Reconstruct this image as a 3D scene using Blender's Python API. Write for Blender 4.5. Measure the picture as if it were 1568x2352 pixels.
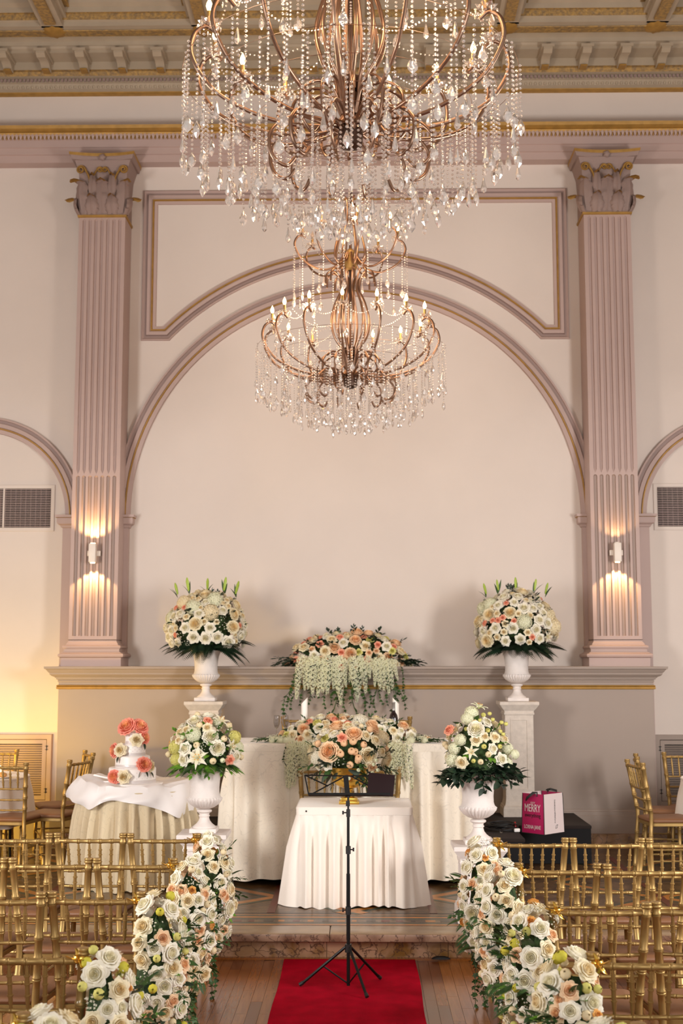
import bpy, math, random
from math import sin, cos, pi, radians, sqrt, atan2
from mathutils import Vector, Matrix, Euler
random.seed(7)
SC = bpy.context.scene
for _o in list(bpy.data.objects): bpy.data.objects.remove(_o)
COL = SC.collection

# ------------------------------------------------------------------ camera
TH = math.atan(344/2900.0); YW = math.atan(49/2900.0)
cd = bpy.data.cameras.new('camera'); cam = bpy.data.objects.new('camera', cd); COL.objects.link(cam)
cam.location = (0.08, 0, 1.92)
cam.rotation_euler = (pi/2+TH, 0, YW)
cd.sensor_fit = 'VERTICAL'; cd.sensor_height = 36; cd.sensor_width = 24
cd.lens = 2900/2352*36
cd.dof.use_dof = True; cd.dof.focus_distance = 6.6; cd.dof.aperture_fstop = 4.5
cd.clip_end = 200
SC.camera = cam

# ------------------------------------------------------------------ world, lights, exposure
W = bpy.data.worlds.new('world'); SC.world = W; W.use_nodes = True
W.node_tree.nodes['Background'].inputs[0].default_value = (1.0, 0.955, 0.92, 1)
W.node_tree.nodes['Background'].inputs[1].default_value = 0.42
SC.view_settings.view_transform = 'Standard'; SC.view_settings.look = 'None'
SC.view_settings.gamma = 1.0; SC.view_settings.use_curve_mapping = False
SC.view_settings.exposure = 0.27

def light(name, kind, loc, energy, color, target=None, **kw):
    l = bpy.data.lights.new(name, kind); l.energy = energy; l.color = color
    for k, v in kw.items(): setattr(l, k, v)
    o = bpy.data.objects.new(name, l); COL.objects.link(o); o.location = loc
    if target is not None:
        o.rotation_euler = (Vector(target)-Vector(loc)).to_track_quat('-Z', 'Y').to_euler()
    return o
light('window_light_left', 'AREA', (-4.8, 4.6, 2.5), 240, (1.0, 0.97, 0.94), (0.8, 12.6, 1.6), shape='RECTANGLE', size=1.1, size_y=1.8)
light('window_light_right', 'AREA', (4.8, 4.6, 2.5), 275, (1.0, 0.98, 0.96), (-0.6, 12.6, 1.6), shape='RECTANGLE', size=1.1, size_y=1.8)
light('front_fill_light', 'AREA', (0.3, -1.5, 3.2), 140, (1.0, 0.985, 0.97), (0, 10, 1.0), shape='RECTANGLE', size=4.5, size_y=2.0)  # added fill from behind the camera, stands for no particular lamp
light('uplight_yellow', 'SPOT', (-4.75, 11.75, 0.45), 170, (1.0, 0.63, 0.07), (-3.5, 12.8, .85), spot_size=radians(130), spot_blend=1.0, shadow_soft_size=0.1)
light('added_yellow_spot', 'SPOT', (-4.9, 11.5, 1.5), 110, (1.0, 0.66, 0.12), (-1.05, 10.6, 0.8), spot_size=radians(17), spot_blend=0.8, shadow_soft_size=0.08)  # extra spot added to yellow the left edge of the head table cloth
light('uplight_yellow_side', 'SPOT', (-4.9, 9.9, 0.9), 380, (1.0, 0.63, 0.09), (-2.5, 12.2, 0.55), spot_size=radians(64), spot_blend=1.0, shadow_soft_size=0.15)

# ------------------------------------------------------------------ materials
def lin(c):
    return tuple(((x/255)/12.92 if x <= 10 else ((x/255+0.055)/1.055)**2.4) for x in c)+(1,)
MATS = {}
def mat(name, rgb, rough=0.6, metal=0.0, noise=0.0, nscale=20.0, bump=0.0, bscale=60.0, coat=0.0, emit=None, estr=0.0, trans=0.0, sheen=0.0, rgb2=None, spec=0.5):
    m = bpy.data.materials.new(name); m.use_nodes = True; nt = m.node_tree; b = nt.nodes['Principled BSDF']
    b.inputs['Base Color'].default_value = lin(rgb); b.inputs['Roughness'].default_value = rough
    b.inputs['Metallic'].default_value = metal; b.inputs['Coat Weight'].default_value = coat
    b.inputs['Transmission Weight'].default_value = trans; b.inputs['Sheen Weight'].default_value = sheen
    b.inputs['Specular IOR Level'].default_value = spec
    if emit: b.inputs['Emission Color'].default_value = lin(emit); b.inputs['Emission Strength'].default_value = estr
    tc = nt.nodes.new('ShaderNodeTexCoord')
    if noise > 0 or rgb2:
        n = nt.nodes.new('ShaderNodeTexNoise'); n.inputs['Scale'].default_value = nscale; n.inputs['Detail'].default_value = 4
        nt.links.new(tc.outputs['Object'], n.inputs['Vector'])
        r = nt.nodes.new('ShaderNodeValToRGB'); c = lin(rgb)
        r.color_ramp.elements[0].position = 0.35; r.color_ramp.elements[1].position = 0.65
        if rgb2: r.color_ramp.elements[0].color = lin(rgb2); r.color_ramp.elements[1].color = c
        else:
            r.color_ramp.elements[0].color = tuple(x*(1-noise) for x in c[:3])+(1,)
            r.color_ramp.elements[1].color = tuple(min(1, x*(1+noise*.5)) for x in c[:3])+(1,)
        nt.links.new(n.outputs['Fac'], r.inputs['Fac']); nt.links.new(r.outputs['Color'], b.inputs['Base Color'])
    if bump > 0:
        n2 = nt.nodes.new('ShaderNodeTexNoise'); n2.inputs['Scale'].default_value = bscale; n2.inputs['Detail'].default_value = 5
        nt.links.new(tc.outputs['Object'], n2.inputs['Vector'])
        bp = nt.nodes.new('ShaderNodeBump'); bp.inputs['Strength'].default_value = bump; bp.inputs['Distance'].default_value = 0.01
        nt.links.new(n2.outputs['Fac'], bp.inputs['Height']); nt.links.new(bp.outputs['Normal'], b.inputs['Normal'])
    MATS[name] = m
    return m
M_WALL = mat('cream plaster', (214, 201, 191), 0.75, noise=0.03, nscale=1.2, bump=0.05, bscale=30)
M_TRIM = mat('mauve plaster', (180, 156, 148), 0.6, noise=0.03, nscale=2)
M_TRIMD = mat('deep mauve plaster', (146, 124, 117), 0.6)
M_FLUTE = mat('darker mauve flute', (158, 136, 125), 0.6)  # darker mauve for the lower flute floors
M_DADO = mat('taupe plaster', (158, 142, 131), 0.7, noise=0.03, nscale=1.5)
M_CEIL = mat('ceiling plaster', (168, 152, 130), 0.7, noise=0.06, nscale=5)
M_GILT = mat('gilding', (168, 128, 62), 0.5, metal=0.35, noise=0.15, nscale=14)
M_GILTR = mat('gilded relief', (176, 140, 78), 0.6, metal=0.2, rgb2=(132, 108, 74), nscale=30, bump=0.9, bscale=45)
M_CAP = mat('capital plaster', (146, 124, 116), 0.65, bump=0.25, bscale=60)
M_GOLD = mat('gold chair paint', (162, 131, 78), 0.43, metal=0.6, noise=0.05, nscale=30)
M_GOLDH = mat('bright gold', (232, 190, 90), 0.22, metal=0.9)
M_CUSH = mat('brown vinyl cushion', (122, 82, 54), 0.5, bump=0.05, bscale=90)
M_BRONZE = mat('champagne bronze', (146, 116, 96), 0.3, metal=0.88)
M_BRONZED = mat('dark bronze', (92, 72, 62), 0.3, metal=0.85)
M_WHITE = mat('white plaster urn', (226, 216, 210), 0.7, noise=0.05, nscale=18, bump=0.15, bscale=120)
M_STONE = mat('grey stone pedestal', (206, 194, 182), 0.8, noise=0.08, nscale=25, bump=0.2, bscale=120)
M_IVORY = mat('ivory skirt fabric', (240, 229, 212), 0.7, sheen=0.3, bump=0.08, bscale=40)
M_PINKW = mat('white skirt fabric', (244, 233, 222), 0.75, sheen=0.3, bump=0.05, bscale=30)
M_BEIGE = mat('beige skirt fabric', (208, 190, 158), 0.8, sheen=0.2, bump=0.1, bscale=50)
M_SATIN = mat('white satin cloth', (240, 234, 232), 0.45, sheen=0.3)
M_BLACK = mat('black metal', (10, 9, 9), 0.45, spec=0.3)
M_BLACKP = mat('black plastic', (22, 20, 20), 0.5)
M_FOLDER = mat('black folder', (30, 12, 14), 0.7, spec=0.2)
M_RISER = mat('black stage carpet', (36, 26, 22), 0.95, bump=0.3, bscale=300)
M_RISERF = mat('black stage skirt', (12, 10, 12), 0.9)
M_RED = mat('red carpet pile', (178, 4, 36), 0.95, spec=0.05, noise=0.18, nscale=9, bump=0.6, bscale=260)
M_ICING = mat('white icing', (244, 238, 234), 0.4)
M_RIBBON = mat('silver ribbon', (214, 206, 204), 0.3, metal=0.2)
M_PEARL = mat('pearl', (200, 186, 184), 0.2)
M_WAX = mat('white wax', (244, 238, 228), 0.5)
M_SCONCE = mat('white lamp housing', (228, 216, 204), 0.5)
M_DARK = mat('dark void', (30, 26, 24), 0.9)
M_GREEN = mat('leaf green', (58, 92, 36), 0.55, rgb2=(36, 62, 28), nscale=9)
M_GREENB = mat('bright leaf green', (112, 156, 44), 0.5, rgb2=(70, 120, 34), nscale=9)
M_GREEND = mat('dark leaf green', (34, 56, 34), 0.5, rgb2=(22, 38, 26), nscale=9)
M_EUC = mat('dusty eucalyptus green', (84, 98, 84), 0.6, rgb2=(58, 66, 60), nscale=9)
M_LIME = mat('lime bud green', (176, 196, 76), 0.5, rgb2=(140, 170, 60), nscale=30)
M_STEM = mat('brown stem', (86, 66, 40), 0.8)
M_POLLEN = mat('orange pollen', (232, 160, 30), 0.8)
M_CORE = mat('mossy foam', (58, 82, 36), 0.9, rgb2=(34, 50, 22), nscale=40, bump=1.0, bscale=80)

def petal_mat(name, outer, inner):
    m = bpy.data.materials.new(name); m.use_nodes = True; nt = m.node_tree; b = nt.nodes['Principled BSDF']
    a = nt.nodes.new('ShaderNodeAttribute'); a.attribute_name = 'core'
    mx = nt.nodes.new('ShaderNodeMix'); mx.data_type = 'RGBA'
    mx.inputs[6].default_value = lin(outer); mx.inputs[7].default_value = lin(inner)
    nt.links.new(a.outputs['Fac'], mx.inputs[0]); nt.links.new(mx.outputs[2], b.inputs['Base Color'])
    b.inputs['Roughness'].default_value = 0.65
    tl = nt.nodes.new('ShaderNodeBsdfTranslucent'); ms = nt.nodes.new('ShaderNodeMixShader'); ms.inputs[0].default_value = 0.33
    nt.links.new(mx.outputs[2], tl.inputs[0]); nt.links.new(b.outputs[0], ms.inputs[1]); nt.links.new(tl.outputs[0], ms.inputs[2]); nt.links.new(ms.outputs[0], nt.nodes['Material Output'].inputs[0])
    b.inputs['Specular IOR Level'].default_value = 0.2
    return m
P_WHITE = petal_mat('white petal', (252, 247, 232), (246, 238, 196))
P_CREAM = petal_mat('cream petal', (250, 240, 210), (244, 216, 150))
P_PEACH = petal_mat('peach petal', (252, 222, 184), (246, 190, 126))
P_CORAL = petal_mat('coral petal', (252, 186, 156), (246, 154, 118))
P_HOT = petal_mat('deep coral petal', (255, 172, 152), (255, 208, 140))
P_YELL = petal_mat('pale yellow petal', (238, 232, 150), (214, 206, 90))
P_LEMON = petal_mat('lemon petal', (232, 222, 92), (210, 200, 60))
P_APRI = petal_mat('apricot petal', (240, 184, 104), (226, 146, 60))
P_GRW = petal_mat('greenish white petal', (248, 246, 224), (216, 226, 160))

def marble(name, c1, c2, c3, scale=3.0):
    m = bpy.data.materials.new(name); m.use_nodes = True; nt = m.node_tree; b = nt.nodes['Principled BSDF']
    tc = nt.nodes.new('ShaderNodeTexCoord')
    n = nt.nodes.new('ShaderNodeTexNoise'); n.inputs['Scale'].default_value = scale; n.inputs['Detail'].default_value = 6; n.inputs['Distortion'].default_value = 0.8
    v = nt.nodes.new('ShaderNodeTexVoronoi'); v.feature = 'DISTANCE_TO_EDGE'; v.inputs['Scale'].default_value = scale*2.2
    n3 = nt.nodes.new('ShaderNodeTexNoise'); n3.inputs['Scale'].default_value = scale*3; n3.inputs['Detail'].default_value = 4
    ad = nt.nodes.new('ShaderNodeMixRGB'); ad.inputs[0].default_value = 0.12
    nt.links.new(tc.outputs['Object'], n.inputs['Vector']); nt.links.new(tc.outputs['Object'], n3.inputs['Vector'])
    nt.links.new(tc.outputs['Object'], ad.inputs[1]); nt.links.new(n3.outputs['Color'], ad.inputs[2]); nt.links.new(ad.outputs[0], v.inputs['Vector'])
    r = nt.nodes.new('ShaderNodeValToRGB'); r.color_ramp.elements[0].position = .38; r.color_ramp.elements[1].position = .62
    r.color_ramp.elements[0].color = lin(c1); r.color_ramp.elements[1].color = lin(c2)
    r2 = nt.nodes.new('ShaderNodeValToRGB'); r2.color_ramp.elements[0].position = 0.0; r2.color_ramp.elements[1].position = .05
    r2.color_ramp.elements[0].color = (0, 0, 0, 1); r2.color_ramp.elements[1].color = (1, 1, 1, 1)
    mx = nt.nodes.new('ShaderNodeMixRGB'); mx.inputs[1].default_value = lin(c3)
    nt.links.new(n.outputs['Fac'], r.inputs[0]); nt.links.new(v.outputs['Distance'], r2.inputs[0])
    nt.links.new(r2.outputs[0], mx.inputs[0]); nt.links.new(r.outputs[0], mx.inputs[2]); nt.links.new(mx.outputs[0], b.inputs['Base Color'])
    b.inputs['Roughness'].default_value = 0.3; b.inputs['Specular IOR Level'].default_value = 0.35
    return m
M_MARB = marble('pink veined marble', (128, 94, 74), (176, 142, 118), (84, 58, 46), 6)
M_MARBY = marble('ochre veined marble', (126, 88, 40), (178, 138, 108), (80, 54, 40), 5)
M_MARBT = mat('tan marble tread', (168, 140, 106), 0.3, rgb2=(134, 108, 80), nscale=5)
M_MOSA = marble('tan mosaic', (72, 50, 30), (112, 84, 54), (30, 22, 16), 9)
M_MOSR = mat('dark red inlay', (100, 32, 24), 0.35, rgb2=(84, 40, 30), nscale=8)
M_MOSO = mat('ochre inlay', (178, 112, 42), 0.35, rgb2=(150, 96, 42), nscale=10)
M_MOSG = mat('green inlay', (52, 60, 40), 0.35, rgb2=(50, 54, 42), nscale=10)
M_MOSK = mat('brown inlay', (50, 32, 20), 0.35, rgb2=(50, 36, 26), nscale=14)

def wood(name, c1, c2):
    m = bpy.data.materials.new(name); m.use_nodes = True; nt = m.node_tree; b = nt.nodes['Principled BSDF']
    tc = nt.nodes.new('ShaderNodeTexCoord'); mp = nt.nodes.new('ShaderNodeMapping'); mp.inputs['Scale'].default_value = (60, 4, 4)
    n = nt.nodes.new('ShaderNodeTexNoise'); n.inputs['Scale'].default_value = 1.0; n.inputs['Detail'].default_value = 5
    r = nt.nodes.new('ShaderNodeValToRGB'); r.color_ramp.elements[0].color = lin(c1); r.color_ramp.elements[1].color = lin(c2)
    r.color_ramp.elements[0].position = .3; r.color_ramp.elements[1].position = .7
    nt.links.new(tc.outputs['Object'], mp.inputs[0]); nt.links.new(mp.outputs[0], n.inputs['Vector']); nt.links.new(n.outputs['Fac'], r.inputs[0]); nt.links.new(r.outputs[0], b.inputs['Base Color'])
    b.inputs['Roughness'].default_value = 0.24
    return m
WOODS = [wood('honey parquet', (130, 74, 28), (148, 88, 36)), wood('amber parquet', (122, 68, 26), (140, 82, 34)), wood('walnut parquet', (102, 54, 24), (120, 66, 30)), wood('golden parquet', (140, 84, 32), (158, 98, 42))]

def crystal_mat():
    m = bpy.data.materials.new('cut crystal'); m.use_nodes = True; nt = m.node_tree
    for n in list(nt.nodes): nt.nodes.remove(n)
    out = nt.nodes.new('ShaderNodeOutputMaterial')
    g = nt.nodes.new('ShaderNodeBsdfGlass'); g.inputs['IOR'].default_value = 1.5; g.inputs['Roughness'].default_value = 0.03; g.inputs['Color'].default_value = (1, .985, .97, 1)
    gl = nt.nodes.new('ShaderNodeBsdfGlossy'); gl.inputs['Roughness'].default_value = 0.12; gl.inputs['Color'].default_value = (1, .97, .94, 1)
    tr = nt.nodes.new('ShaderNodeBsdfTransparent'); tr.inputs[0].default_value = (1, .99, .98, 1)
    m1 = nt.nodes.new('ShaderNodeMixShader'); m1.inputs[0].default_value = 0.38
    m2 = nt.nodes.new('ShaderNodeMixShader'); m2.inputs[0].default_value = 0.12
    nt.links.new(g.outputs[0], m1.inputs[1]); nt.links.new(gl.outputs[0], m1.inputs[2])
    df = nt.nodes.new('ShaderNodeBsdfDiffuse'); df.inputs[0].default_value = (1, .98, .96, 1); m3 = nt.nodes.new('ShaderNodeMixShader'); m3.inputs[0].default_value = 0.12
    nt.links.new(m1.outputs[0], m3.inputs[1]); nt.links.new(df.outputs[0], m3.inputs[2]); nt.links.new(m3.outputs[0], m2.inputs[1]); nt.links.new(tr.outputs[0], m2.inputs[2]); nt.links.new(m2.outputs[0], out.inputs[0])
    return m
M_CRYS = crystal_mat()
M_GLASS = bpy.data.materials.new('clear glass'); M_GLASS.use_nodes = True
_b = M_GLASS.node_tree.nodes['Principled BSDF']; _b.inputs['Transmission Weight'].default_value = 1.0; _b.inputs['Roughness'].default_value = 0.02; _b.inputs['IOR'].default_value = 1.3
M_BULB = mat('glowing bulb', (255, 220, 170), 0.4, emit=(255, 186, 110), estr=22)
M_LAMPG = mat('lit lamp glass', (255, 235, 200), 0.4, emit=(255, 214, 150), estr=6)

def jacquard(base):
    m = base.copy(); nt = m.node_tree; b = nt.nodes['Principled BSDF']; m.name = 'jacquard ' + base.name
    tc = nt.nodes.new('ShaderNodeTexCoord'); n = nt.nodes.new('ShaderNodeTexNoise'); n.inputs['Scale'].default_value = 7; n.inputs['Detail'].default_value = 0; n.inputs['Distortion'].default_value = 3.0
    r = nt.nodes.new('ShaderNodeValToRGB'); r.color_ramp.interpolation = 'EASE'
    r.color_ramp.elements[0].position = .47; r.color_ramp.elements[1].position = .5
    e = r.color_ramp.elements.new(.53); c = b.inputs['Base Color'].default_value
    k = tuple(x*.86 for x in c[:3])+(1,)
    r.color_ramp.elements[0].color = c; r.color_ramp.elements[1].color = k; e.color = c
    nt.links.new(tc.outputs['Object'], n.inputs['Vector']); nt.links.new(n.outputs['Fac'], r.inputs[0]); nt.links.new(r.outputs[0], b.inputs['Base Color'])
    return m
M_JAC = jacquard(M_IVORY); M_JACB = jacquard(M_BEIGE)

# ------------------------------------------------------------------ object helpers
def tag(o, label=None, cat=None, group=None, kind=None):
    if label: o['label'] = label
    if cat: o['category'] = cat
    if group: o['group'] = group
    if kind: o['kind'] = kind
    return o
def empty(name, loc, label, cat, group=None, rz=0.0):
    o = bpy.data.objects.new(name, None); o.empty_display_size = 0.1; COL.objects.link(o)
    o.location = loc; o.rotation_euler = (0, 0, rz)
    return tag(o, label, cat, group)
def obj(name, mesh, parent=None, mx=None, material=None):
    o = bpy.data.objects.new(name, mesh); COL.objects.link(o)
    if parent is not None: o.parent = parent
    if mx is not None: o.matrix_basis = mx
    if material is not None:
        o.material_slots[0].link = 'OBJECT'; o.material_slots[0].material = material
    return o
KIDS = {}
def copy_tree(o, parent=None):
    c = o.copy(); COL.objects.link(c)
    if parent is not None: c.parent = parent
    for ch in o.children: copy_tree(ch, c)
    return c

class MB:
    def __init__(s): s.v = []; s.f = []; s.m = []; s.a = []
    def vert(s, p, a=0.0): s.v.append(tuple(p)); s.a.append(a); return len(s.v)-1
    def face(s, idx, m=0): s.f.append(tuple(idx)); s.m.append(m)
    def box(s, x0, y0, z0, x1, y1, z1, m=0):
        b = len(s.v)
        for p in ((x0,y0,z0),(x1,y0,z0),(x1,y1,z0),(x0,y1,z0),(x0,y0,z1),(x1,y0,z1),(x1,y1,z1),(x0,y1,z1)): s.vert(p)
        for q in ((0,3,2,1),(4,5,6,7),(0,1,5,4),(1,2,6,5),(2,3,7,6),(3,0,4,7)): s.face([b+i for i in q], m)
    def bevbox(s, x0, y0, z0, x1, y1, z1, r, m=0):
        n = 2; pr = []
        for (z, o) in ((z0, r), (z0+r*.3, r*.3), (z0+r, 0), (z1-r, 0), (z1-r*.3, r*.3), (z1, r)):
            ring = []
            for cx, cy, a0 in ((x1-r, y1-r, 0), (x0+r, y1-r, pi/2), (x0+r, y0+r, pi), (x1-r, y0+r, 3*pi/2)):
                for k in range(n+1):
                    a = a0+k*pi/2/n; q = max(r-o, 0.0)
                    ring.append((cx+q*cos(a), cy+q*sin(a), z))
            pr.append(ring)
        s.rings(pr, m, True)
    def rings(s, rings, m=0, cap=False, closed=True, attr=None):
        b = []
        for i, r in enumerate(rings):
            b.append([s.vert(p, 0 if attr is None else attr[i]) for p in r])
        n = len(rings[0])
        for i in range(len(rings)-1):
            for j in range(n if closed else n-1):
                k = (j+1) % n
                s.face((b[i][j], b[i][k], b[i+1][k], b[i+1][j]), m)
        if cap:
            s.face(b[0][::-1], m); s.face(b[-1], m)
    def lathe(s, prof, n=24, m=0, c=(0,0,0), mod=None, cap=False):
        rr = []
        for (r, z) in prof:
            ring = []
            for k in range(n):
                a = 2*pi*k/n; q = r if mod is None else mod(r, z, a)
                ring.append((c[0]+q*cos(a), c[1]+q*sin(a), c[2]+z))
            rr.append(ring)
        s.rings(rr, m, cap)
    def tube(s, pts, rad, n=8, m=0, cap=True, flat=1.0, attr=None):
        pts = [Vector(p) for p in pts]; N = len(pts)
        if not hasattr(rad, '__len__'): rad = [rad]*N
        rr = []; up = None
        for i in range(N):
            t = (pts[min(i+1, N-1)]-pts[max(i-1, 0)])
            if t.length < 1e-9: t = Vector((0,0,1))
            t.normalize()
            if up is None:
                up = Vector((0,0,1)) if abs(t.z) < .9 else Vector((0,1,0))
            a = t.cross(up)
            if a.length < 1e-4: a = t.cross(Vector((1,0.1,0)))
            a.normalize(); b2 = a.cross(t).normalized(); up = b2
            rr.append([pts[i]+a*(rad[i]*cos(2*pi*k/n))+b2*(rad[i]*flat*sin(2*pi*k/n)) for k in range(n)])
        s.rings(rr, m, cap, attr=attr)
    def add(s, o, mx=None, m=None, moff=0):
        b = len(s.v)
        for p, a in zip(o.v, o.a):
            s.v.append(tuple(mx @ Vector(p)) if mx is not None else p); s.a.append(a)
        for f, mm in zip(o.f, o.m): s.f.append(tuple(i+b for i in f)); s.m.append(mm+moff if m is None else m)
    def mesh(s, name, mats, smooth=True, angle=None, attr=False):
        me = bpy.data.meshes.new(name); me.from_pydata(s.v, [], s.f)
        for mt in (mats if isinstance(mats, (list, tuple)) else [mats]): me.materials.append(mt)
        me.polygons.foreach_set('material_index', s.m)
        me.polygons.foreach_set('use_smooth', [bool(smooth)]*len(s.f))
        if attr:
            at = me.attributes.new('core', 'FLOAT', 'POINT'); at.data.foreach_set('value', s.a)
        if smooth and angle is None and not attr: angle = 55
        if smooth and angle is not None:
            me.set_sharp_from_angle(angle=radians(angle))
        me.update()
        return me
    def build(s, name, mats, parent=None, smooth=False, angle=None, mx=None, attr=False, kind=None):
        o = obj(name, s.mesh(name, mats, smooth, angle, attr), parent, mx)
        if kind: o['kind'] = kind
        return o

def T(x=0, y=0, z=0): return Matrix.Translation((x, y, z))
def S(x, y=None, z=None):
    if y is None: y = z = x
    return Matrix.Diagonal((x, y, z, 1))
def R(ax, deg): return Matrix.Rotation(radians(deg), 4, ax)
def orient(pos, normal, scale=1.0, spin=0.0):
    q = Vector(normal).to_track_quat('Z', 'Y').to_matrix().to_4x4()
    return T(*pos) @ q @ Matrix.Rotation(spin, 4, 'Z') @ S(scale)

def sweep(path, profile, fmap, closed=False, mats=None, caps=True, mb=None):
    """mitred sweep: path 2-D points; profile (offset to the right, height); fmap(a,b,h)->xyz"""
    mb = mb or MB(); N = len(path); rings = []
    for i in range(N):
        p = Vector(path[i])
        d0 = (p-Vector(path[i-1])) if (closed or i > 0) else None
        d1 = (Vector(path[(i+1) % N])-p) if (closed or i < N-1) else None
        if d0 is None: d0 = d1
        if d1 is None: d1 = d0
        d0 = d0.normalized(); d1 = d1.normalized()
        n0 = Vector((d0.y, -d0.x)); n1 = Vector((d1.y, -d1.x)); m = n0+n1
        if m.length < 1e-6: m = n0
        m = m/(max(0.2, m.length_squared/2))
        rings.append([fmap(p.x+m.x*o, p.y+m.y*o, h) for (o, h) in profile])
    idx = [[mb.vert(q) for q in r] for r in rings]; P = len(profile)
    for i in range(N if closed else N-1):
        j = (i+1) % N
        for k in range(P-1):
            mb.face((idx[i][k], idx[i][k+1], idx[j][k+1], idx[j][k]), mats[k] if mats else 0)
    if caps and not closed:
        mb.face(idx[0], 0); mb.face(idx[-1][::-1], 0)
    return mb
XY = lambda a, b, h: (a, b, h)
def arcpts(cx, cz, r, a0, a1, n):
    return [(cx+r*cos(radians(a0+(a1-a0)*i/n)), cz+r*sin(radians(a0+(a1-a0)*i/n))) for i in range(n+1)]

# ================================================================== ROOM SHELL
YB = 12.8
def plane(name, pts, m, kind='structure', sub=None):
    mb = MB(); [mb.vert(p) for p in pts]; mb.face(range(len(pts))); o = mb.build(name, m); o['kind'] = kind; return o
def slab(name, b, m, parent=None, kind='structure'):
    mb = MB(); mb.box(*b); o = mb.build(name, m, parent)
    if parent is None: o['kind'] = kind
    return o
wall_b = slab('wall_back', (-6.1, YB, -0.2, 6.1, YB+0.25, 8.8), M_WALL)
slab('wall_left', (-6.3, 1.0, -0.2, -6.1, YB, 8.8), M_WALL)
slab('wall_right', (6.1, 1.0, -0.2, 6.3, YB, 8.8), M_WALL)

# --- floor with parquet
FL = slab('floor', (-6.1, -2.5, -0.25, 6.1, YB, -0.014), M_DARK)
bw, bl = 0.066, 0.50
bms = []
for wi in range(4):
    mb = MB(); mb.box(-bw/2+.0008, 0, -0.014, bw/2-.0008, bl-.0016, 0); bms.append(mb.mesh('floorboard', WOODS[wi]))
rest = MB(); nb = 0; fam = 0
rb = random.Random(3)
for ci in range(-62, 63):
    x = ci*bw; y = 2.2 - (0 if ci % 2 else .25); y -= rb.choice([0, .06, .12, .2]); fam = rb.choice([0, 0, 1, 3, 2]) if ci % 3 == 0 else fam
    while y < 8.46:
        wi = fam if rb.random() < .72 else rb.choice([0, 1, 1, 2, 3])
        L = min(bl, 8.46-y)
        if L > .02:
            if y > 6.7 and abs(x) < 1.35 and abs(x) > 0.36 and nb < 300 and L > .3:
                obj('floorboard', bms[wi], FL, T(x, y, 0)); nb += 1
            else:
                rest.box(x-bw/2+.0008, y, -.014, x+bw/2-.0008, y+L-.0016, 0, wi)
        y += bl
o = rest.build('floorboards', WOODS, FL); o['kind'] = 'stuff'

# --- raised marble stage
ST = MB(); ST.box(-6.1, 8.56, 0, 6.1, YB, 0.158); stage = ST.build('trim_1', M_MOSA); stage['kind'] = 'structure'
stage['label'] = 'raised marble and mosaic platform behind the red carpet'
xs = [-6.1, -4.6, -3.1, -1.62, -0.14, 1.52, 3.0, 4.5, 6.1]
for a, b in zip(xs, xs[1:]):
    mb = MB(); mb.bevbox(a+.001, 8.44, 0.118, b-.001, 8.70, 0.17, 0.008)
    mb.build('marble_slab', M_MARB if 0 else [M_MARBT], stage, True, 40)
    mb = MB(); mb.bevbox(a+.001, 8.436, 0.12, b-.001, 8.446, 0.166, 0.004); mb.build('marble_edge', M_MARB, stage, True, 40)
xs = [-6.1]+[-4.9+0.79*i for i in range(14)]+[6.1]
for a, b in zip(xs, xs[1:]):
    mb = MB(); mb.box(a+.0015, 8.50, 0, b-.0015, 8.56, 0.118); mb.build('riser_panel', M_MARBY, stage)
mb = MB(); mb.box(-6.1, 8.46, 0, 6.1, 8.50, 0.012); mb.build('wood_strip', WOODS[0], stage)
# inlaid bands
z0 = 0.158
for (y0, y1, m) in ((8.70, 8.71, M_MOSK), (8.71, 8.755, M_MOSO), (8.755, 8.80, M_MOSG), (8.80, 8.81, M_MOSK), (8.81, 8.90, M_MOSA), (8.90, 8.945, M_MOSG), (8.945, 8.955, M_MOSK), (8.955, 9.0, M_MOSO), (9.0, 9.015, M_MOSK), (9.015, 9.05, M_MOSG), (9.05, 9.065, M_MOSO)):
    mb = MB(); mb.box(-6.1, y0+.0006, z0, 6.1, y1-.0006, 0.17); mb.build('inlay_band', m, stage)
rb = random.Random(5)
for i in range(52):
    x = -2.6+i*0.1
    mb = MB(); w = rb.uniform(.03, .07); mb.box(x, 8.825, 0.168, x+w, 8.885, 0.1706); mb.build('mosaic_tile', rb.choice([M_MOSK, M_MOSR, M_MOSO, M_MOSK]), stage)
def strip(x0, y0, x1, y1, w, m, z=0.1705, name='inlay_strip'):
    mb = MB(); d = Vector((x1-x0, y1-y0)).normalized(); n = Vector((-d.y, d.x))*w/2
    for zz in (0.158, z):
        for p in ((x0+n.x, y0+n.y), (x1+n.x, y1+n.y), (x1-n.x, y1-n.y), (x0-n.x, y0-n.y)): mb.vert((p[0], p[1], zz))
    for q in ((3,2,1,0), (4,5,6,7), (0,1,5,4), (1,2,6,5), (2,3,7,6), (3,0,4,7)): mb.face(q)
    mb.build(name, m, stage)
mb = MB(); mb.box(-6.1, 9.065, 0.158, 6.1, YB-.4, 0.1695); mb.build('mosaic_field', M_MOSA, stage)
for cx in (-5.0, -3.65, -2.3, -0.95+.38, .95-.38, 2.3, 3.65, 5.0):
    for (ya, yb) in ((9.12, 10.35), (10.45, 11.7)):
        strip(cx, ya, cx, yb, 0.055, M_MOSR, 0.1722)
        for sgn in (1, -1):
            y1, y2 = (ya, yb) if sgn > 0 else (yb, ya)
            strip(cx-.66, y1, cx+.66, y2, 0.16, M_MOSG, 0.1708+.0002*sgn); strip(cx-.66, y1, cx+.66, y2, 0.075, M_MOSO, 0.1714+.0002*sgn)
        strip(cx-.66, ya, cx+.66, ya, 0.03, M_MOSK, 0.1702)

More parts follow.
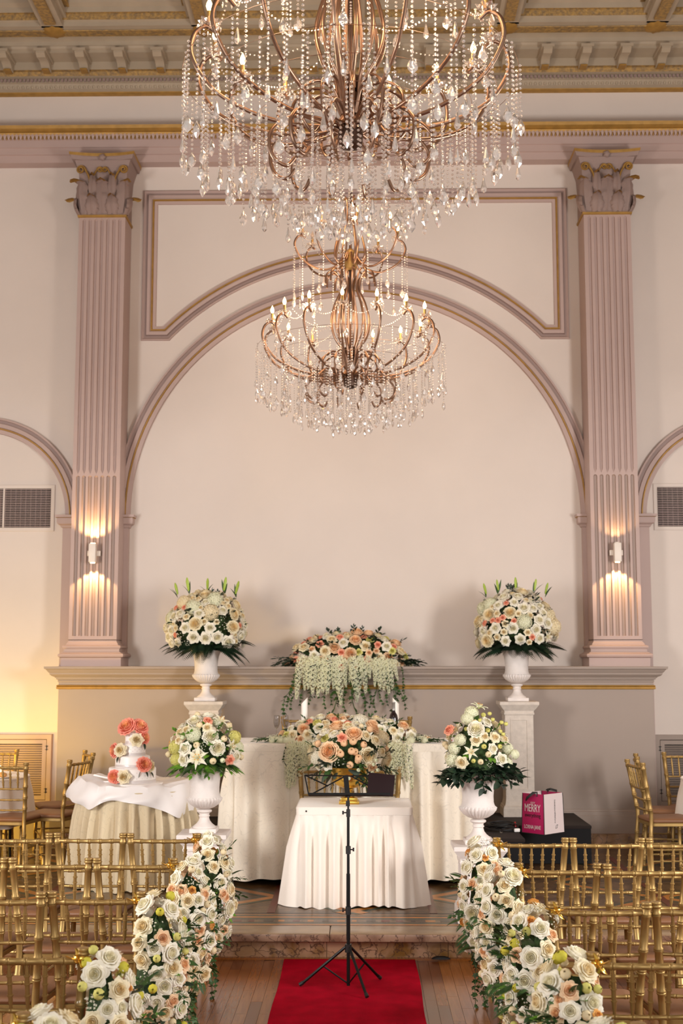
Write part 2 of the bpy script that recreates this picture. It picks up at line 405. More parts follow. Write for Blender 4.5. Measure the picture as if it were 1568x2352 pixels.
# --- ceiling with coffers
ce = MB(); ce.box(-6.1, 1.0, 8.62, 6.1, YB, 8.8); ceil = ce.build('ceiling', M_CEIL); ceil['kind'] = 'structure'
BX = [-4.53, -3.03, -1.52, 0.0, 1.54, 3.03, 4.53]
for bx in BX:
    mb = MB(); mb.box(bx-.11, 1.0, 8.26, bx+.11, 12.0, 8.62, 0)
    o = mb.build('ceiling_beam', M_CEIL, ceil)
    mb = MB(); mb.box(bx-.055, 1.2, 8.235, bx+.055, 11.9, 8.26); mb.build('beam_ornament', M_GILTR, o)
    mb = MB()
    for k in range(2):
        sx = 1 if k else -1
        mb.box(min(bx+sx*.11, bx+sx*.15), 1.0, 8.33, max(bx+sx*.11, bx+sx*.15), 12.0, 8.40, 0); mb.box(min(bx+sx*.11, bx+sx*.19), 1.0, 8.42, max(bx+sx*.11, bx+sx*.19), 12.0, 8.47, 1)
    mb.build('beam_moulding', [M_CEIL, M_GILTR], o)
    mb = MB(); mb.lathe([(0.001, -.03), (.06, -.028), (.10, -.012), (.115, 0)], 20, mod=lambda r, z, a: r*(1+.12*cos(8*a)) if r > .05 else r)
    mb.build('rosette', M_GILT, ceil, True, mx=T(bx, 12.08, 8.255))
for by in (10.45, 8.9, 7.3, 5.7):
    mb = MB(); mb.box(-6.1, by-.11, 8.262, 6.1, by+.11, 8.62); o = mb.build('cross_beam', M_CEIL, ceil)
    mb = MB(); mb.box(-6.1, by-.055, 8.24, 6.1, by+.055, 8.262); mb.build('beam_ornament', M_GILTR, o)
def runx(name, prof, mats, parent, x0=-6.1, x1=6.1, segm=None, smooth=True, kind=None):
    mb = MB(); a = [mb.vert((x0, y, z)) for (y, z) in prof]; b = [mb.vert((x1, y, z)) for (y, z) in prof]
    for k in range(len(prof)-1): mb.face((a[k], b[k], b[k+1], a[k+1]), segm[k] if segm else 0)
    return mb.build(name, mats, parent, smooth, 30, kind=kind)
# coffer far side
runx('coffer_edge', [(12.0, 8.26), (11.97, 8.26), (11.965, 8.30), (11.94, 8.31), (11.925, 8.365), (11.90, 8.37), (11.89, 8.42), (11.84, 8.44), (11.83, 8.47), (11.80, 8.56), (11.7, 8.62)], [M_CEIL, M_GILTR], ceil, segm=[0,0,0,1,1,0,0,0,1,1])
# --- cornice
corn = runx('trim_2', [(12.8, 7.905), (12.75, 7.907), (12.73, 7.915), (12.728, 7.923), (12.68, 7.935), (12.645, 7.975), (12.62, 7.98), (12.62, 8.015), (12.56, 8.02), (12.535, 8.055), (12.50, 8.06), (12.50, 8.145), (12.30, 8.145), (12.30, 8.172), (12.28, 8.18), (12.265, 8.20), (12.255, 8.20), (12.25, 8.24), (12.2, 8.262), (11.97, 8.262)],
            [M_CEIL, M_GILT, M_GILTR], None, segm=[1,1,1,0,0,0,0,0,2,2,0,0,0,0,0,0,0,0,0])
tag(corn, 'deep ceiling cornice with gilt bands above the back wall', kind='structure')
runx('gilt_scroll_band', [(12.17, 8.258), (12.165, 8.25), (12.05, 8.25), (12.045, 8.258)], M_GILTR, corn)
# dentils / egg-and-dart as joined relief
dm = MB()
x = -6.0
while x < 6.0:
    dm.box(x, 12.60, 7.982, x+.022, 12.625, 8.012); x += .04
dm.build('dentils', M_TRIMD, corn, kind='stuff')
dm = MB(); x = -6.0
egg = MB(); egg.lathe([(0.001, -.03), (.014, -.018), (.017, 0), (.010, .02), (0.001, .026)], 6)
while x < 6.0:
    dm.add(egg, T(x, 12.668, 7.958)); x += .05
dm.build('egg_moulding', M_CEIL, corn, True, kind='stuff')
# modillion brackets
br = MB(); br.box(-.065, -.16, .0, .065, .16, .028, 0)
pr = [(-.15, .0), (-.15, -.02), (-.10, -.045), (0.0, -.03), (.06, -.05), (.10, -.085), (.155, -.09), (.155, 0)]
for sgn in (0,):
    a = [br.vert((-.045, y, z)) for y, z in pr]; b = [br.vert((.045, y, z)) for y, z in pr]
    for k in range(len(pr)): 
        j = (k+1) % len(pr); br.face((a[k], b[k], b[j], a[j]))
    br.face(a); br.face(b[::-1])
brm = br.mesh('bracket', M_CEIL, True, 30)
lf = MB(); lf.box(-.035, .06, -.10, .035, .16, -.086); lfm = lf.mesh('gilt_foot', M_GILT)
i = -14
for i in range(-14, 15):
    x = i*0.398-0.02
    if abs(x) < 6:
        o = obj('bracket', brm, corn, T(x, 12.345, 8.116)); obj('gilt_foot', lfm, o)
# --- architrave
arch = runx('trim_3', [(12.8, 7.115), (12.66, 7.115), (12.655, 7.19), (12.635, 7.195), (12.632, 7.26), (12.615, 7.265), (12.61, 7.34), (12.59, 7.35), (12.56, 7.375), (12.55, 7.395), (12.56, 7.41), (12.52, 7.43), (12.51, 7.462), (12.8, 7.47)],
            [M_TRIM, M_GILT], None, segm=[0,0,0,0,0,0,0,0,1,1,1,1,0])
tag(arch, 'stepped mauve architrave with gilt leaf edging', kind='structure')
dm = MB(); x = -6.0
lfp = MB(); lfp.lathe([(0.001, -.045), (.010, -.03), (.016, -.012), (.014, 0.01), (.004, .02)], 5)
while x < 6.0:
    dm.add(lfp, T(x, 12.565, 7.385) @ S(1.15, .8, 1.3)); x += .042
dm.build('leaf_moulding', M_TRIM, arch, True, kind='stuff')
dm = MB(); x = -6.0
while x < 6.0:
    dm.add(lfp, T(x+.021, 12.575, 7.375) @ S(.6, .8, 1.2)); x += .042
dm.build('gilt_leaf_moulding', M_GILT, arch, True, kind='stuff')

# --- wall panel mouldings, arches (profile: offset inward, height off the wall)
WM = lambda a, b, h: (a, YB-h, b)
MP = [(0, 0), (0, .02), (.012, .034), (.024, .02), (.030, .012), (.048, .012), (.056, .034), (.088, .036), (.094, .026), (.098, .026), (.104, .040), (.114, .040), (.120, .022), (.150, .018), (.152, 0)]
MPm = [0,0,0,0,1,1,0,0,0,2,2,2,0,0]
Rr = 2.66
a0 = math.degrees(math.asin((5.235-3.40)/Rr))
pts = [(-2.22, 5.235), (-2.22, 6.852), (2.22, 6.852), (2.22, 5.235)] + [(Rr*cos(radians(a)), 3.40+Rr*sin(radians(a))) for a in [a0+(180-2*a0)*i/48 for i in range(49)]]
pts = pts[:4] + pts[4:]
mb = sweep(pts, MP, WM, closed=True, mats=MPm)
o = mb.build('trim_4', [M_TRIM, M_TRIMD, M_GILT], smooth=True, angle=35); tag(o, 'mauve and gilt moulded frame above the large arch', kind='structure')
AP = [(0, 0), (0, .05), (.018, .052), (.022, .035), (.032, .032), (.05, .032), (.056, .05), (.095, .05), (.10, .042), (.105, .055), (.113, .055), (.118, .04), (.158, .036), (.16, 0)]
APm = [0,0,0,1,1,0,0,0,2,2,2,0,0]
mb = sweep(arcpts(0, 3.40, 2.455, 180, 0, 64), AP, WM, mats=APm)
o = mb.build('trim_5', [M_TRIM, M_TRIMD, M_GILT], smooth=True, angle=35); tag(o, 'large semicircular moulded arch on the back wall', kind='structure')
for s_, n_ in ((-1, 6), (1, 7)):
    mb = sweep(arcpts(s_*3.83, 3.40, 1.03, 180, 0, 40), AP, WM, mats=APm)
    o = mb.build('trim_%d' % n_, [M_TRIM, M_TRIMD, M_GILT], smooth=True, angle=35)
    tag(o, 'small moulded arch %s the %s pilaster' % ('left of' if s_ < 0 else 'right of', 'left' if s_ < 0 else 'right'), kind='structure')
# imposts and strips beneath arches
n_ = 8
for s_ in (-1, 1):
    side = 'left' if s_ < 0 else 'right'
    for (xa, xb) in ((2.30, 2.47), (2.80, 2.97)):
        x0, x1 = sorted((s_*xa, s_*xb))
        mb = MB(); mb.box(x0, YB-.08, 1.87 if xa < 2.5 else 0.17, x1, YB, 3.27)
        o = mb.build('trim_%d' % n_, M_TRIM); tag(o, 'narrow mauve pier strip on the %s side of the %s pilaster' % ('inner' if xa < 2.5 else 'outer', side), kind='structure')
        if xa < 2.5: path = [(x0, YB), (x0, YB-.08), (x1, YB-.08), (x1, YB)]
        else: path = [(x0, YB), (x0, YB-.08), (x1, YB-.08), (x1, YB)]
        mb = sweep(path, [(0, 3.27), (.012, 3.275), (.02, 3.295), (.045, 3.31), (.05, 3.33), (.05, 3.37), (.065, 3.375), (.068, 3.40), (0, 3.402)], XY, mats=[0,0,0,0,0,1,0,0])
        mb.face([mb.vert((x0-.0, YB, 3.402)), mb.vert((x1, YB, 3.402)), mb.vert((x1, YB-.08, 3.402)), mb.vert((x0, YB-.08, 3.402))])
        mb.build('impost', [M_TRIM, M_GILT], o, True, 30)
        n_ += 1

# --- dado wall with ledge
XD, YD = 2.88, 12.35
mb = MB(); mb.box(-XD, YD, 0.17, XD, YB, 1.86); dado = mb.build('wall_dado', M_DADO)
tag(dado, 'projecting taupe dado wall carrying the pilasters', kind='structure')
pth = [(-XD, YB), (-XD, YD), (XD, YD), (XD, YB)]
mb = sweep(pth, [(0, 1.72), (.006, 1.725), (.010, 1.735), (.004, 1.745), (.02, 1.75), (.022, 1.762), (.03, 1.765), (.035, 1.775), (.06, 1.785), (.075, 1.80), (.075, 1.812), (.085, 1.82), (.105, 1.848), (.118, 1.852), (.12, 1.874), (0, 1.876)], XY)
mb.build('ledge_moulding', [M_DADO], dado, True, 30)
mb = MB(); mb.box(-XD, YD, 1.86, XD, YB, 1.876); mb.build('ledge_top', M_DADO, dado)
mb = sweep(pth, [(0, 1.655), (.016, 1.658), (.02, 1.668), (.02, 1.675), (.012, 1.68), (.02, 1.685), (.014, 1.695), (0, 1.698)], XY)
mb.build('gilt_rail', [M_GILT], dado, True, 30)
mb = sweep(pth, [(.03, .30), (.045, .30), (.045, .41), (.04, .42), (.035, .46), (.028, .468), (.022, .50), (.012, .505), (.008, .52), (0, .522)], XY)
o = mb.build('baseboard_back', [M_DADO], smooth=True, angle=30); tag(o, kind='structure')
xs = [-3.0+.75*i for i in range(9)]
base = MB(); base.box(-3.0, 12.26, .165, 3.0, YD+.01, .30); mk = base.build('trim_20', M_MARBY); tag(mk, 'veined marble skirting under the dado wall', kind='structure')
for a, b in zip(xs, xs[1:]):
    mb = MB(); mb.box(a+.001, 12.235, .165, b-.001, 12.262, .302); mb.build('marble_panel', M_MARBY, mk)
for s_ in (-1, 1):
    x0, x1 = sorted((s_*2.97, s_*6.1))
    mb = sweep([(x0, YB), (x1, YB)], [(0, .17), (.04, .17), (.04, .40), (.03, .42), (.015, .46), (0, .47)], XY)
    o = mb.build('baseboard_%s' % ('left' if s_ < 0 else 'right'), [M_DADO], smooth=True, angle=30); tag(o, kind='structure')

# --- pilasters
def acanthus(h, w, gold=True):
    """leaf rising along +z, curling out along -y"""
    mb = MB(); N = 12; K = 9; rows = []
    for i in range(N+1):
        t = i/N
        z = h*min(1, t*1.25) if t < .72 else h*(.9+.1*sin((t-.72)/.28*pi*.9))
        y = -0.02 - .02*t if t < .72 else -.035-.07*w/.1*(1-cos((t-.72)/.28*pi*.75))*.7
        if t >= .72: z = h*(.9+.10*sin((t-.72)/.28*pi*1.1))
        ww = w*(.62+.38*sin(pi*min(1, t*1.15)))*(1-.35*max(0, (t-.72)/.28))*(1+.16*sin(t*5*2*pi))*.5
        row = []
        for j in range(K):
            u = -1+2*j/(K-1)
            row.append((u*ww, y-.035*sin(pi*min(1, t*1.05))+.035*(u*u)-.006*cos(u*3*pi), z-.02*abs(u)+.006*cos(t*26)*abs(u)))
        rows.append(row)
    idx = [[mb.vert(p) for p in r] for r in rows]
    for i in range(N):
        for j in range(K-1): mb.face((idx[i][j], idx[i][j+1], idx[i+1][j+1], idx[i+1][j]), 1 if (gold and i >= N-2) else 0)
    return mb
def volute(s=1):
    mb = MB(); pts = []; rad = []
    for i in range(34):
        t = i/33
        if t < .35:
            q = t/.35; pts.append((s*(.0+.045*q*q), -.005*q, -.12+.12*q)); rad.append(.011)
        else:
            q = (t-.35)/.65; a = pi-0.0-q*3.6*pi/1.0; r = .045*(1-q*.75)
            pts.append((s*(.045+.045+r*cos(a)), -.012-.02*q, .0+r*sin(a)*1.0)); rad.append(.012*(1-.4*q))
    mb.tube(pts, rad, 6); return mb
leafA = acanthus(.19, .15).mesh('acanthus_leaf', [M_CAP, M_GILT], True, 50)
leafB = acanthus(.34, .20).mesh('acanthus_leaf', [M_CAP, M_GILT], True, 50)
leafC = acanthus(.30, .12).mesh('acanthus_leaf', [M_CAP, M_GILT], True, 50)
volL = volute(-1).mesh('volute', M_GILT, True, 60); volR = volute(1).mesh('volute', M_GILT, True, 60)
def pilaster(cx, num, side):
    YF = 12.45; hw = .2375
    root = bpy.data.objects.new('pilaster', None); COL.objects.link(root); root.location = (cx, YF, 1.876)
    tag(root, '%s fluted mauve pilaster with gilded leaf capital' % side, 'pilaster', None)
    z0 = 1.876
    # shaft (local coords: y=0 front face, z from base)
    zb, zj, zt = 2.13-z0, 3.77-z0, 6.47-z0
    mb = MB(); D = .345
    cs = [-.183+.061*i for i in range(7)]
    def section(z, w, dep):
        row = [(-hw, D, z), (-hw, 0, z)]
        for c in cs:
            row += [(c-w, 0, z), (c-w*.98, dep*.6, z), (c-w*.6, dep, z), (c, dep*1.05, z), (c+w*.6, dep, z), (c+w*.98, dep*.6, z), (c+w, 0, z)]
        row += [(hw, 0, z), (hw, D, z)]
        return row
    W1 = .0185; lev = [(0.085+zb-.085, .0005, 0.0)]
    lev = [(zb, .0004, 0), (zb+.04, .0004, 0), (zb+.043, W1, .017), (zj-.02, W1, .019)]
    for k in range(1, 6):
        a = k*pi/2/5; lev.append((zj-.02+.0185*sin(a), max(.0004, W1*cos(a)), .019*max(.05, cos(a))))
    lev += [(zj+.012, .0004, 0), (zj+.03, .006, .005), (zj+.06, .0155, .018), (zt-.06, .0155, .018), (zt-.05, .008, .008), (zt-.04, .0004, 0), (zt, .0004, 0)]
    mb.rings([section(*l) for l in lev], 0, False, closed=False)
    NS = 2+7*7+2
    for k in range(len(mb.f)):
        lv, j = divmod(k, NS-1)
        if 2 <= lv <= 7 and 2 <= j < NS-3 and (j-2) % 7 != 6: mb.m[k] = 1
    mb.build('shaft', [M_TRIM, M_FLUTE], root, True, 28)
    # base mouldings
    path = [(-hw, D), (-hw, 0), (hw, 0), (hw, D)]
    mb = sweep(path, [(.058, 0), (.058, .082), (.060, .084), (.078, .09), (.084, .105), (.078, .120), (.055, .128), (.05, .135), (.038, .14), (.034, .155), (.038, .17), (.045, .175), (.05, .188), (.045, .20), (.02, .207), (.015, .222), (.0, .24), (0, .26)], XY)
    mb.face([mb.vert((-hw-.058, -.058, .0)), mb.vert((hw+.058, -.058, 0)), mb.vert((hw+.058, D, 0)), mb.vert((-hw-.058, D, 0))])
    o = mb.build('base', [M_TRIM], root, True, 30)
    # capital
    zc = zt
    mb = sweep(path, [(0, zc-.03), (.012, zc-.025), (.014, zc-.005), (.0, zc)], XY); mb.build('astragal', [M_GILT], root, True, 30)
    mb = sweep(path, [(0, zc), (.0, zc+.3), (.012, zc+.45), (.045, zc+.56), (.05, zc+.565), (-.1, zc+.565)], XY)
    cap = mb.build('capital', [M_CAP], root, True, 40)
    for x in (-.105, .105): obj('acanthus_leaf', leafA, cap, T(x, 0, zc+.005))
    for x in (-.235, .235): obj('acanthus_leaf', leafA, cap, T(x, .03, zc+.005) @ R('Z', 90*(1 if x > 0 else -1)) @ T(0, .0, 0))
    obj('acanthus_leaf', leafB, cap, T(0, .012, zc+.02))
    for x in (-.2, .2): obj('acanthus_leaf', leafB, cap, T(x, .02, zc+.02) @ R('Z', 30*(1 if x > 0 else -1)) @ S(.8, 1, 1))
    for x in (-.1, .1): obj('acanthus_leaf', leafC, cap, T(x, .005, zc+.13) @ S(.9, 1, 1))
    for x, v in ((-.13, volL), (.13, volR), (-.09, volR), (.09, volL)): 
        sc = 1.0 if abs(x) > .1 else .72
        obj('volute', v, cap, T(x if abs(x) > .1 else x, -.035, zc+.46) @ S(sc))
    # abacus, concave front
    mb = MB(); n = 12; rr = []
    for (zz, off) in ((zc+.565, 0), (zc+.60, .012), (zc+.605, .02), (zc+.635, .025), (zc+.64, .0)):
        row = [(-.31-off, .33, zz)]
        for k in range(n+1):
            u = -1+2*k/n; row.append((u*(.31+off), -.085-off+.055*(1-u*u), zz))
        row.append((.31+off, .33, zz)); rr.append(row)
    mb.rings(rr, 0, False)
    mb.face([mb.vert(p) for p in rr[-1]]); mb.face([mb.vert(p) for p in rr[0]][::-1])
    for k in range(len(mb.m)):
        pass
    mb.m = [1 if 2*(n+3) <= i < 4*(n+3) else 0 for i in range(len(mb.f))]
    mb.build('abacus', [M_CAP, M_GILT], cap, True, 35)
    mb = MB(); mb.lathe([(0.001, .03), (.02, .028), (.032, .018), (.036, 0)], 12, mod=lambda r, z, a: r*(1+.18*cos(5*a)) if r > .01 else r)
    mb.build('rosette', M_CAP, cap, True, mx=T(0, -.055, zc+.59) @ R('X', 90))
    # sconce
    sc = empty('wall_sconce', (cx+(.022 if cx < 0 else -.022)*0+(.0), YF, 2.985), 'white up and down wall lamp on the %s pilaster' % side, 'lamp', 'wall lamps on the pilasters')
    mb = MB(); mb.bevbox(-.065, -.035, -.027, .065, .0, .027, .006); mb.build('bracket', M_SCONCE, sc, True, 40)
    mb = MB(); mb.bevbox(-.034, -.115, -.092, .034, -.035, .092, .005)
    mb.build('housing', M_SCONCE, sc, True, 40)
    mb = MB(); mb.lathe([(0.001, 0), (.024, 0), (.026, .004), (.024, .008)], 16)
    me = mb.mesh('lens', M_LAMPG, True)
    up = side == 'left'
    obj('lens', me, sc, T(0, -.075, -.1005))
    obj('lens', me, sc, T(0, -.075, .0925), material=(M_LAMPG if up else M_SCONCE))
    light('sconce_beam_down', 'SPOT', (cx, YF-.085, 2.985-.115), 20, (1.0, .62, .28), (cx, YF-.045, 1.9), spot_size=radians(104), spot_blend=0.22, shadow_soft_size=0.012)
    light('sconce_beam_up', 'SPOT', (cx, YF-.085, 2.985+.115), 16 if up else 3.5, (1.0, .62, .28), (cx, YF-.045, 4.2), spot_size=radians(128), spot_blend=0.55, shadow_soft_size=0.012)
pilaster(-2.582, 1, 'left'); pilaster(2.572, 2, 'right')

# --- air vents and louvre doors
def vent(cx, side):
    r = empty('air_vent', (cx, YB, 3.285), 'dark slatted air grille in a cream frame beside the %s pilaster' % side, 'vent', 'high air grilles')
    w, h = 1.45, .40
    mb = MB(); mb.box(-w/2, -.004, 0, w/2, 0, h); mb.build('backing', M_DARK, r)
    mb = sweep([(-w/2-.04, -.04), (-w/2-.04, h+.04), (w/2+.04, h+.04), (w/2+.04, -.04)], [(0, 0), (0, .012), (.006, .016), (.034, .016), (.04, .010), (.04, 0)], lambda a, b, h_: (a, -h_, b), closed=True)
    mb.build('frame', M_WALL, r, True, 30)
    sl = MB(); sl.box(-w/2, -.016, -.0028, w/2, -.006, .0028); sm = sl.mesh('slat', M_TRIM)
    for i in range(22): obj('slat', sm, r, T(0, 0, .01+i*(h-.02)/21))
    vm = MB(); vm.box(-.0015, -.006, 0, .0015, -.003, h); vmm = vm.mesh('vertical_fin', M_TRIMD)
    for i in range(1, 28): obj('vertical_fin', vmm, r, T(-w/2+i*w/28, 0, 0))
    mb = MB(); mb.box(-.008, -.018, 0, .008, -.004, h); mm = mb.mesh('mullion', M_WALL)
    for x in (-w/4+.14, w/4-.12): obj('mullion', mm, r, T(x, 0, 0))
vent(-3.84, 'left'); vent(3.80, 'right')
def louvre(x0, side, dx):
    r = empty('louvre_door', (x0, YB, .50), '%s slatted louvre door low in the %s side bay' % ('yellow lit' if side == 'left' else 'grey', side), 'louvre', 'louvre doors')
    w, h = 1.5, .70
    a, b = (0, w) if dx > 0 else (-w, 0)
    m = M_TRIM if side == 'left' else M_DADO  # left door in mauve, right door in the darker taupe
    mb = sweep([(a, 0), (a, h), (b, h), (b, 0)], [(0, 0), (0, .025), (.006, .03), (.048, .03), (.052, .022), (.054, 0)], lambda p, q, h_: (p, -h_, q), closed=True); mb.build('frame', m, r, True, 30)
    mb = sweep([(a+.056, .056), (a+.056, h-.056), (b-.056, h-.056), (b-.056, .056)], [(0, 0), (0, .024), (.04, .024), (.044, 0)], lambda p, q, h_: (p, -h_, q), closed=True); mb.build('door_stile', m, r, True, 30)
    mb = MB(); mb.box(a+.05, -.003, .05, b-.05, 0, h-.05); mb.build('backing', M_DARK, r)
    sl = MB(); L = w-.19
    for q in ((0,),):
        v = [sl.vert(p) for p in ((-L/2, -.004, -.010), (L/2, -.004, -.010), (L/2, -.02, .006), (-L/2, -.02, .006), (-L/2, -.002, -.007), (L/2, -.002, -.007), (L/2, -.018, .009), (-L/2, -.018, .009))]
        for f in ((0,1,2,3), (7,6,5,4), (0,4,5,1), (2,6,7,3), (1,5,6,2), (0,3,7,4)): sl.face([v[i] for i in f])
    sm = sl.mesh('slat', m)
    for i in range(22): obj('slat', sm, r, T((a+b)/2, 0, .115+i*(h-.23)/21))
    for zz in (.12, h-.16):
        mb = MB(); mb.tube([(0, -.032, 0), (0, -.032, .05)], .004, 6); mb.tube([(-.015, -.032, .008), (.015, -.032, .008)], .003, 6); mb.tube([(-.015, -.032, .042), (.015, -.032, .042)], .003, 6)
        mb.build('hinge', M_BLACK, r, True, mx=T((b-.05) if dx < 0 else (a+.05), 0, zz))
louvre(-3.035, 'left', -1); louvre(2.975, 'right', 1)

# ================================================================== FLOWER MESHES
def petal(mb, phi0, wphi, L, th, r0=0.02, z0=0.0, nu=4, nv=4, a0=1.0, a1=0.0, ruffle=0.0, pt=0.0, m=0, minr=.06):
    """th: list of elevation angles (deg) along the petal, outward=0, up=90"""
    idx = []; r, z = r0, z0
    for j in range(nv+1):
        t = j/nv
        if j:
            q = (j-.5)/nv*(len(th)-1); k = min(int(q), len(th)-2); e = radians(th[k]+(th[k+1]-th[k])*(q-k))
            r += L/nv*cos(e); z += L/nv*sin(e)
        wid = (0.35+0.65*sin(pi*min(1, .12+t*.78)))*(1-pt*t*t)
        row = []
        for i in range(nu+1):
            u = -1+2*i/nu
            ph = phi0+u*wphi*wid*(.25+.0)/max(r, minr)
            dz = ruffle*L*sin(u*5+phi0*7)*t - .06*L*u*u*t
            rr = max(r, .004)
            row.append(mb.vert((rr*cos(ph), rr*sin(ph), z+dz), a0+(a1-a0)*t))
        idx.append(row)
    for j in range(nv):
        for i in range(nu): mb.face((idx[j][i], idx[j][i+1], idx[j+1][i+1], idx[j+1][i]), m)
def cup_petal(mb, phi0, ha, prof, H, nu=4, a0=1.0, a1=0.0, ruffle=0.0, sag=.22, rn=random, point=0.0):
    """petal wrapped round the axis following (r, z) profile points; ha = half angle at mid height"""
    idx = []; nv = len(prof)-1; f = rn.random()*6
    for j, (r, z) in enumerate(prof):
        t = j/nv; wd = (.55+.45*sin(pi*min(1, .1+t*.62)))*(1-.22*t**6)
        row = []
        for i in range(nu+1):
            u = -1+2*i/nu
            rr = r*(1+ruffle*sin(u*6+f)*t)*(1+point*t**3*(.5-abs(u)))
            row.append(mb.vert((rr*cos(phi0+u*ha*wd), rr*sin(phi0+u*ha*wd), z-sag*H*u*u*t**2+ruffle*.8*H*sin(u*5+f*2)*t), a0+(a1-a0)*t))
        idx.append(row)
    for j in range(nv):
        for i in range(nu): mb.face((idx[j][i], idx[j][i+1], idx[j+1][i+1], idx[j+1][i]))
def layered(lay, rn, ruffle=0.03, sag=.2, point=0.0):
    mb = MB()
    nl = len(lay)
    for li, (n, R_, H, lip, ov) in enumerate(lay):
        off = rn.random()*6
        for k in range(n):
            q = rn.uniform(.93, 1.07); Hq = H*rn.uniform(.94, 1.05); R2 = R_*q
            prof = [(.03, 0), (R2*.62, Hq*.16), (R2*.95, Hq*.5), (R2*.98, Hq*.84), (R2*.98+lip*.5, Hq*.98), (R2*.98+lip, Hq*(1.0 if lip < .1 else .93))]
            cup_petal(mb, off+2*pi*k/n+rn.uniform(-.12, .12), pi/n*ov, prof, Hq, 4, max(0, 1-li/(nl-1)*1.05), max(0, .8-li/(nl-1)*1.2), ruffle, sag, rn, point*(li/(nl-1)))
    mb.lathe([(.001, .0), (.25, .1), (.3, .25), (.001, .3)], 8)
    return mb
def rose(seed=1, openness=1.0):
    rn = random.Random(seed)
    return layered([(2, .06, .74, -.02, 1.7), (3, .15, .76, -.03, 1.5), (3, .26, .74, .0, 1.5), (4, .38, .68, .05, 1.5), (5, .50, .60, .14, 1.4), (5, .60, .46, .26, 1.25), (6, .66, .28, .30, 1.1)], rn, .04, .24, .22)
def peony(seed=2):
    rn = random.Random(seed)
    return layered([(4, .12, .60, .0, 1.3), (6, .22, .66, .02, 1.2), (7, .33, .70, .02, 1.2), (7, .46, .70, .04, 1.3), (7, .60, .62, .08, 1.35), (6, .72, .46, .14, 1.4), (6, .78, .26, .2, 1.3)], rn, .07, .12)
def bud(seed=3):
    rn = random.Random(seed); mb = MB()
    for li, (n, R_, H) in enumerate([(3, .30, 1.12), (3, .46, 1.15), (3, .62, 1.05)]):
        off = rn.random()*6
        for k in range(n):
            prof = [(.05, 0), (R_*.75, H*.15), (R_*1.0, H*.42), (R_*.95, H*.7), (R_*.62, H*.92), (R_*.35, H)]
            cup_petal(mb, off+2*pi*k/n, pi/n*1.5, prof, H, 4, .8-.2*li, .3, .02, .1, rn)
    mb.lathe([(.001, .0), (.35, .2), (.4, .5), (.15, .7), (.001, .74)], 8)
    return mb
def lily(seed=4):
    rn = random.Random(seed); mb = MB()
    for k in range(6):
        petal(mb, 2*pi*k/6, 1.0 if k % 2 else .75, 1.2, [60, 40, 10, -30], .05, 0, 4, 6, a0=1, a1=0, pt=.85, minr=.2)
    for k in range(6):
        a = 2*pi*k/6+.5; p = [(0, 0, 0), (.12*cos(a), .12*sin(a), .35), (.26*cos(a), .26*sin(a), .6)]
        mb.tube(p, .018, 4, 1); mb.tube([(p[2][0]-.05, p[2][1], p[2][2]), (p[2][0]+.05, p[2][1], p[2][2]+.02)], .035, 5, 2)
    return mb
def floret_on(mb, c, n, s, seed):
    rn = random.Random(seed); q = Vector(n).to_track_quat('Z', 'Y').to_matrix()
    sp = rn.random()*6
    for k in range(4):
        a = sp+k*pi/2
        P = [(0, 0, 0), (s*.55*cos(a-.55), s*.55*sin(a-.55), .12*s), (s*cos(a), s*sin(a), .05*s), (s*.55*cos(a+.55), s*.55*sin(a+.55), .12*s)]
        ix = [mb.vert(Vector(c)+q @ Vector(p), .5 if i == 0 else .0) for i, p in enumerate(P)]
        mb.face(ix)
def hydrangea(seed=5):
    rn = random.Random(seed); mb = MB(); N = 90
    for i in range(N):
        z = 1-1.35*(i+.5)/N; a = i*2.399963; r = sqrt(max(0, 1-z*z)); n = Vector((r*cos(a), r*sin(a), z))
        floret_on(mb, n*rn.uniform(.85, 1.0)*1.0, n, .30, i)
    mb.lathe([(.001, -.5), (.55, -.4), (.62, .0), (.5, .42), (.25, .6), (.001, .66)], 12)
    return mb
def wisteria(seed=6, L=1.0):
    rn = random.Random(seed); mb = MB(); N = 84
    for i in range(N):
        t = i/N; z = -L*t; r = .095*(1-t)**.6*(.5+.5*min(1, t*6+.3))+.012; a = i*2.4
        n = Vector((cos(a), sin(a), -.35)); floret_on(mb, (r*cos(a)+.03*sin(t*4), r*sin(a), z+rn.uniform(-.02, .02)), n, .062*(1-.45*t), i)
    mb.tube([(.03*sin(t/6*4), 0, -L*t/6) for t in range(7)], .006, 4, 1)
    return mb
def leaf_shape(L=1.0, W=.5, fold=.12, droop=.25, n=6, pt=1.0):
    mb = MB(); rows = []
    for i in range(n+1):
        t = i/n; w = W/2*sin(pi*t**.8)**.9 if 0 < t < 1 else .01*W; x = L*t; z = -droop*L*t*t
        rows.append([mb.vert((x, -w, z+fold*w*2)), mb.vert((x, 0, z)), mb.vert((x, w, z+fold*w*2))])
    for i in range(n):
        for j in range(2): mb.face((rows[i][j], rows[i][j+1], rows[i+1][j+1], rows[i+1][j]))
    return mb
def fern(L=1.0, n=20, W=.27, droop=.35):
    mb = MB(); pts = []
    lf = leaf_shape(1, .22, .05, .15, 3)
    for i in range(n+1):
        t = i/n; pts.append((L*t*(1-.1*t), 0, .1*L*t-droop*L*t*t))
    mb.tube(pts, [.008*(1-.7*i/n) for i in range(n+1)], 4)
    for i in range(2, n+1):
        t = i/n; l = W*L*sin(pi*min(.97, .18+t*.8))**.7
        for s in (-1, 1): mb.add(lf, T(*pts[i]) @ R('Z', s*58) @ R('Y', 8) @ S(l))
    return mb
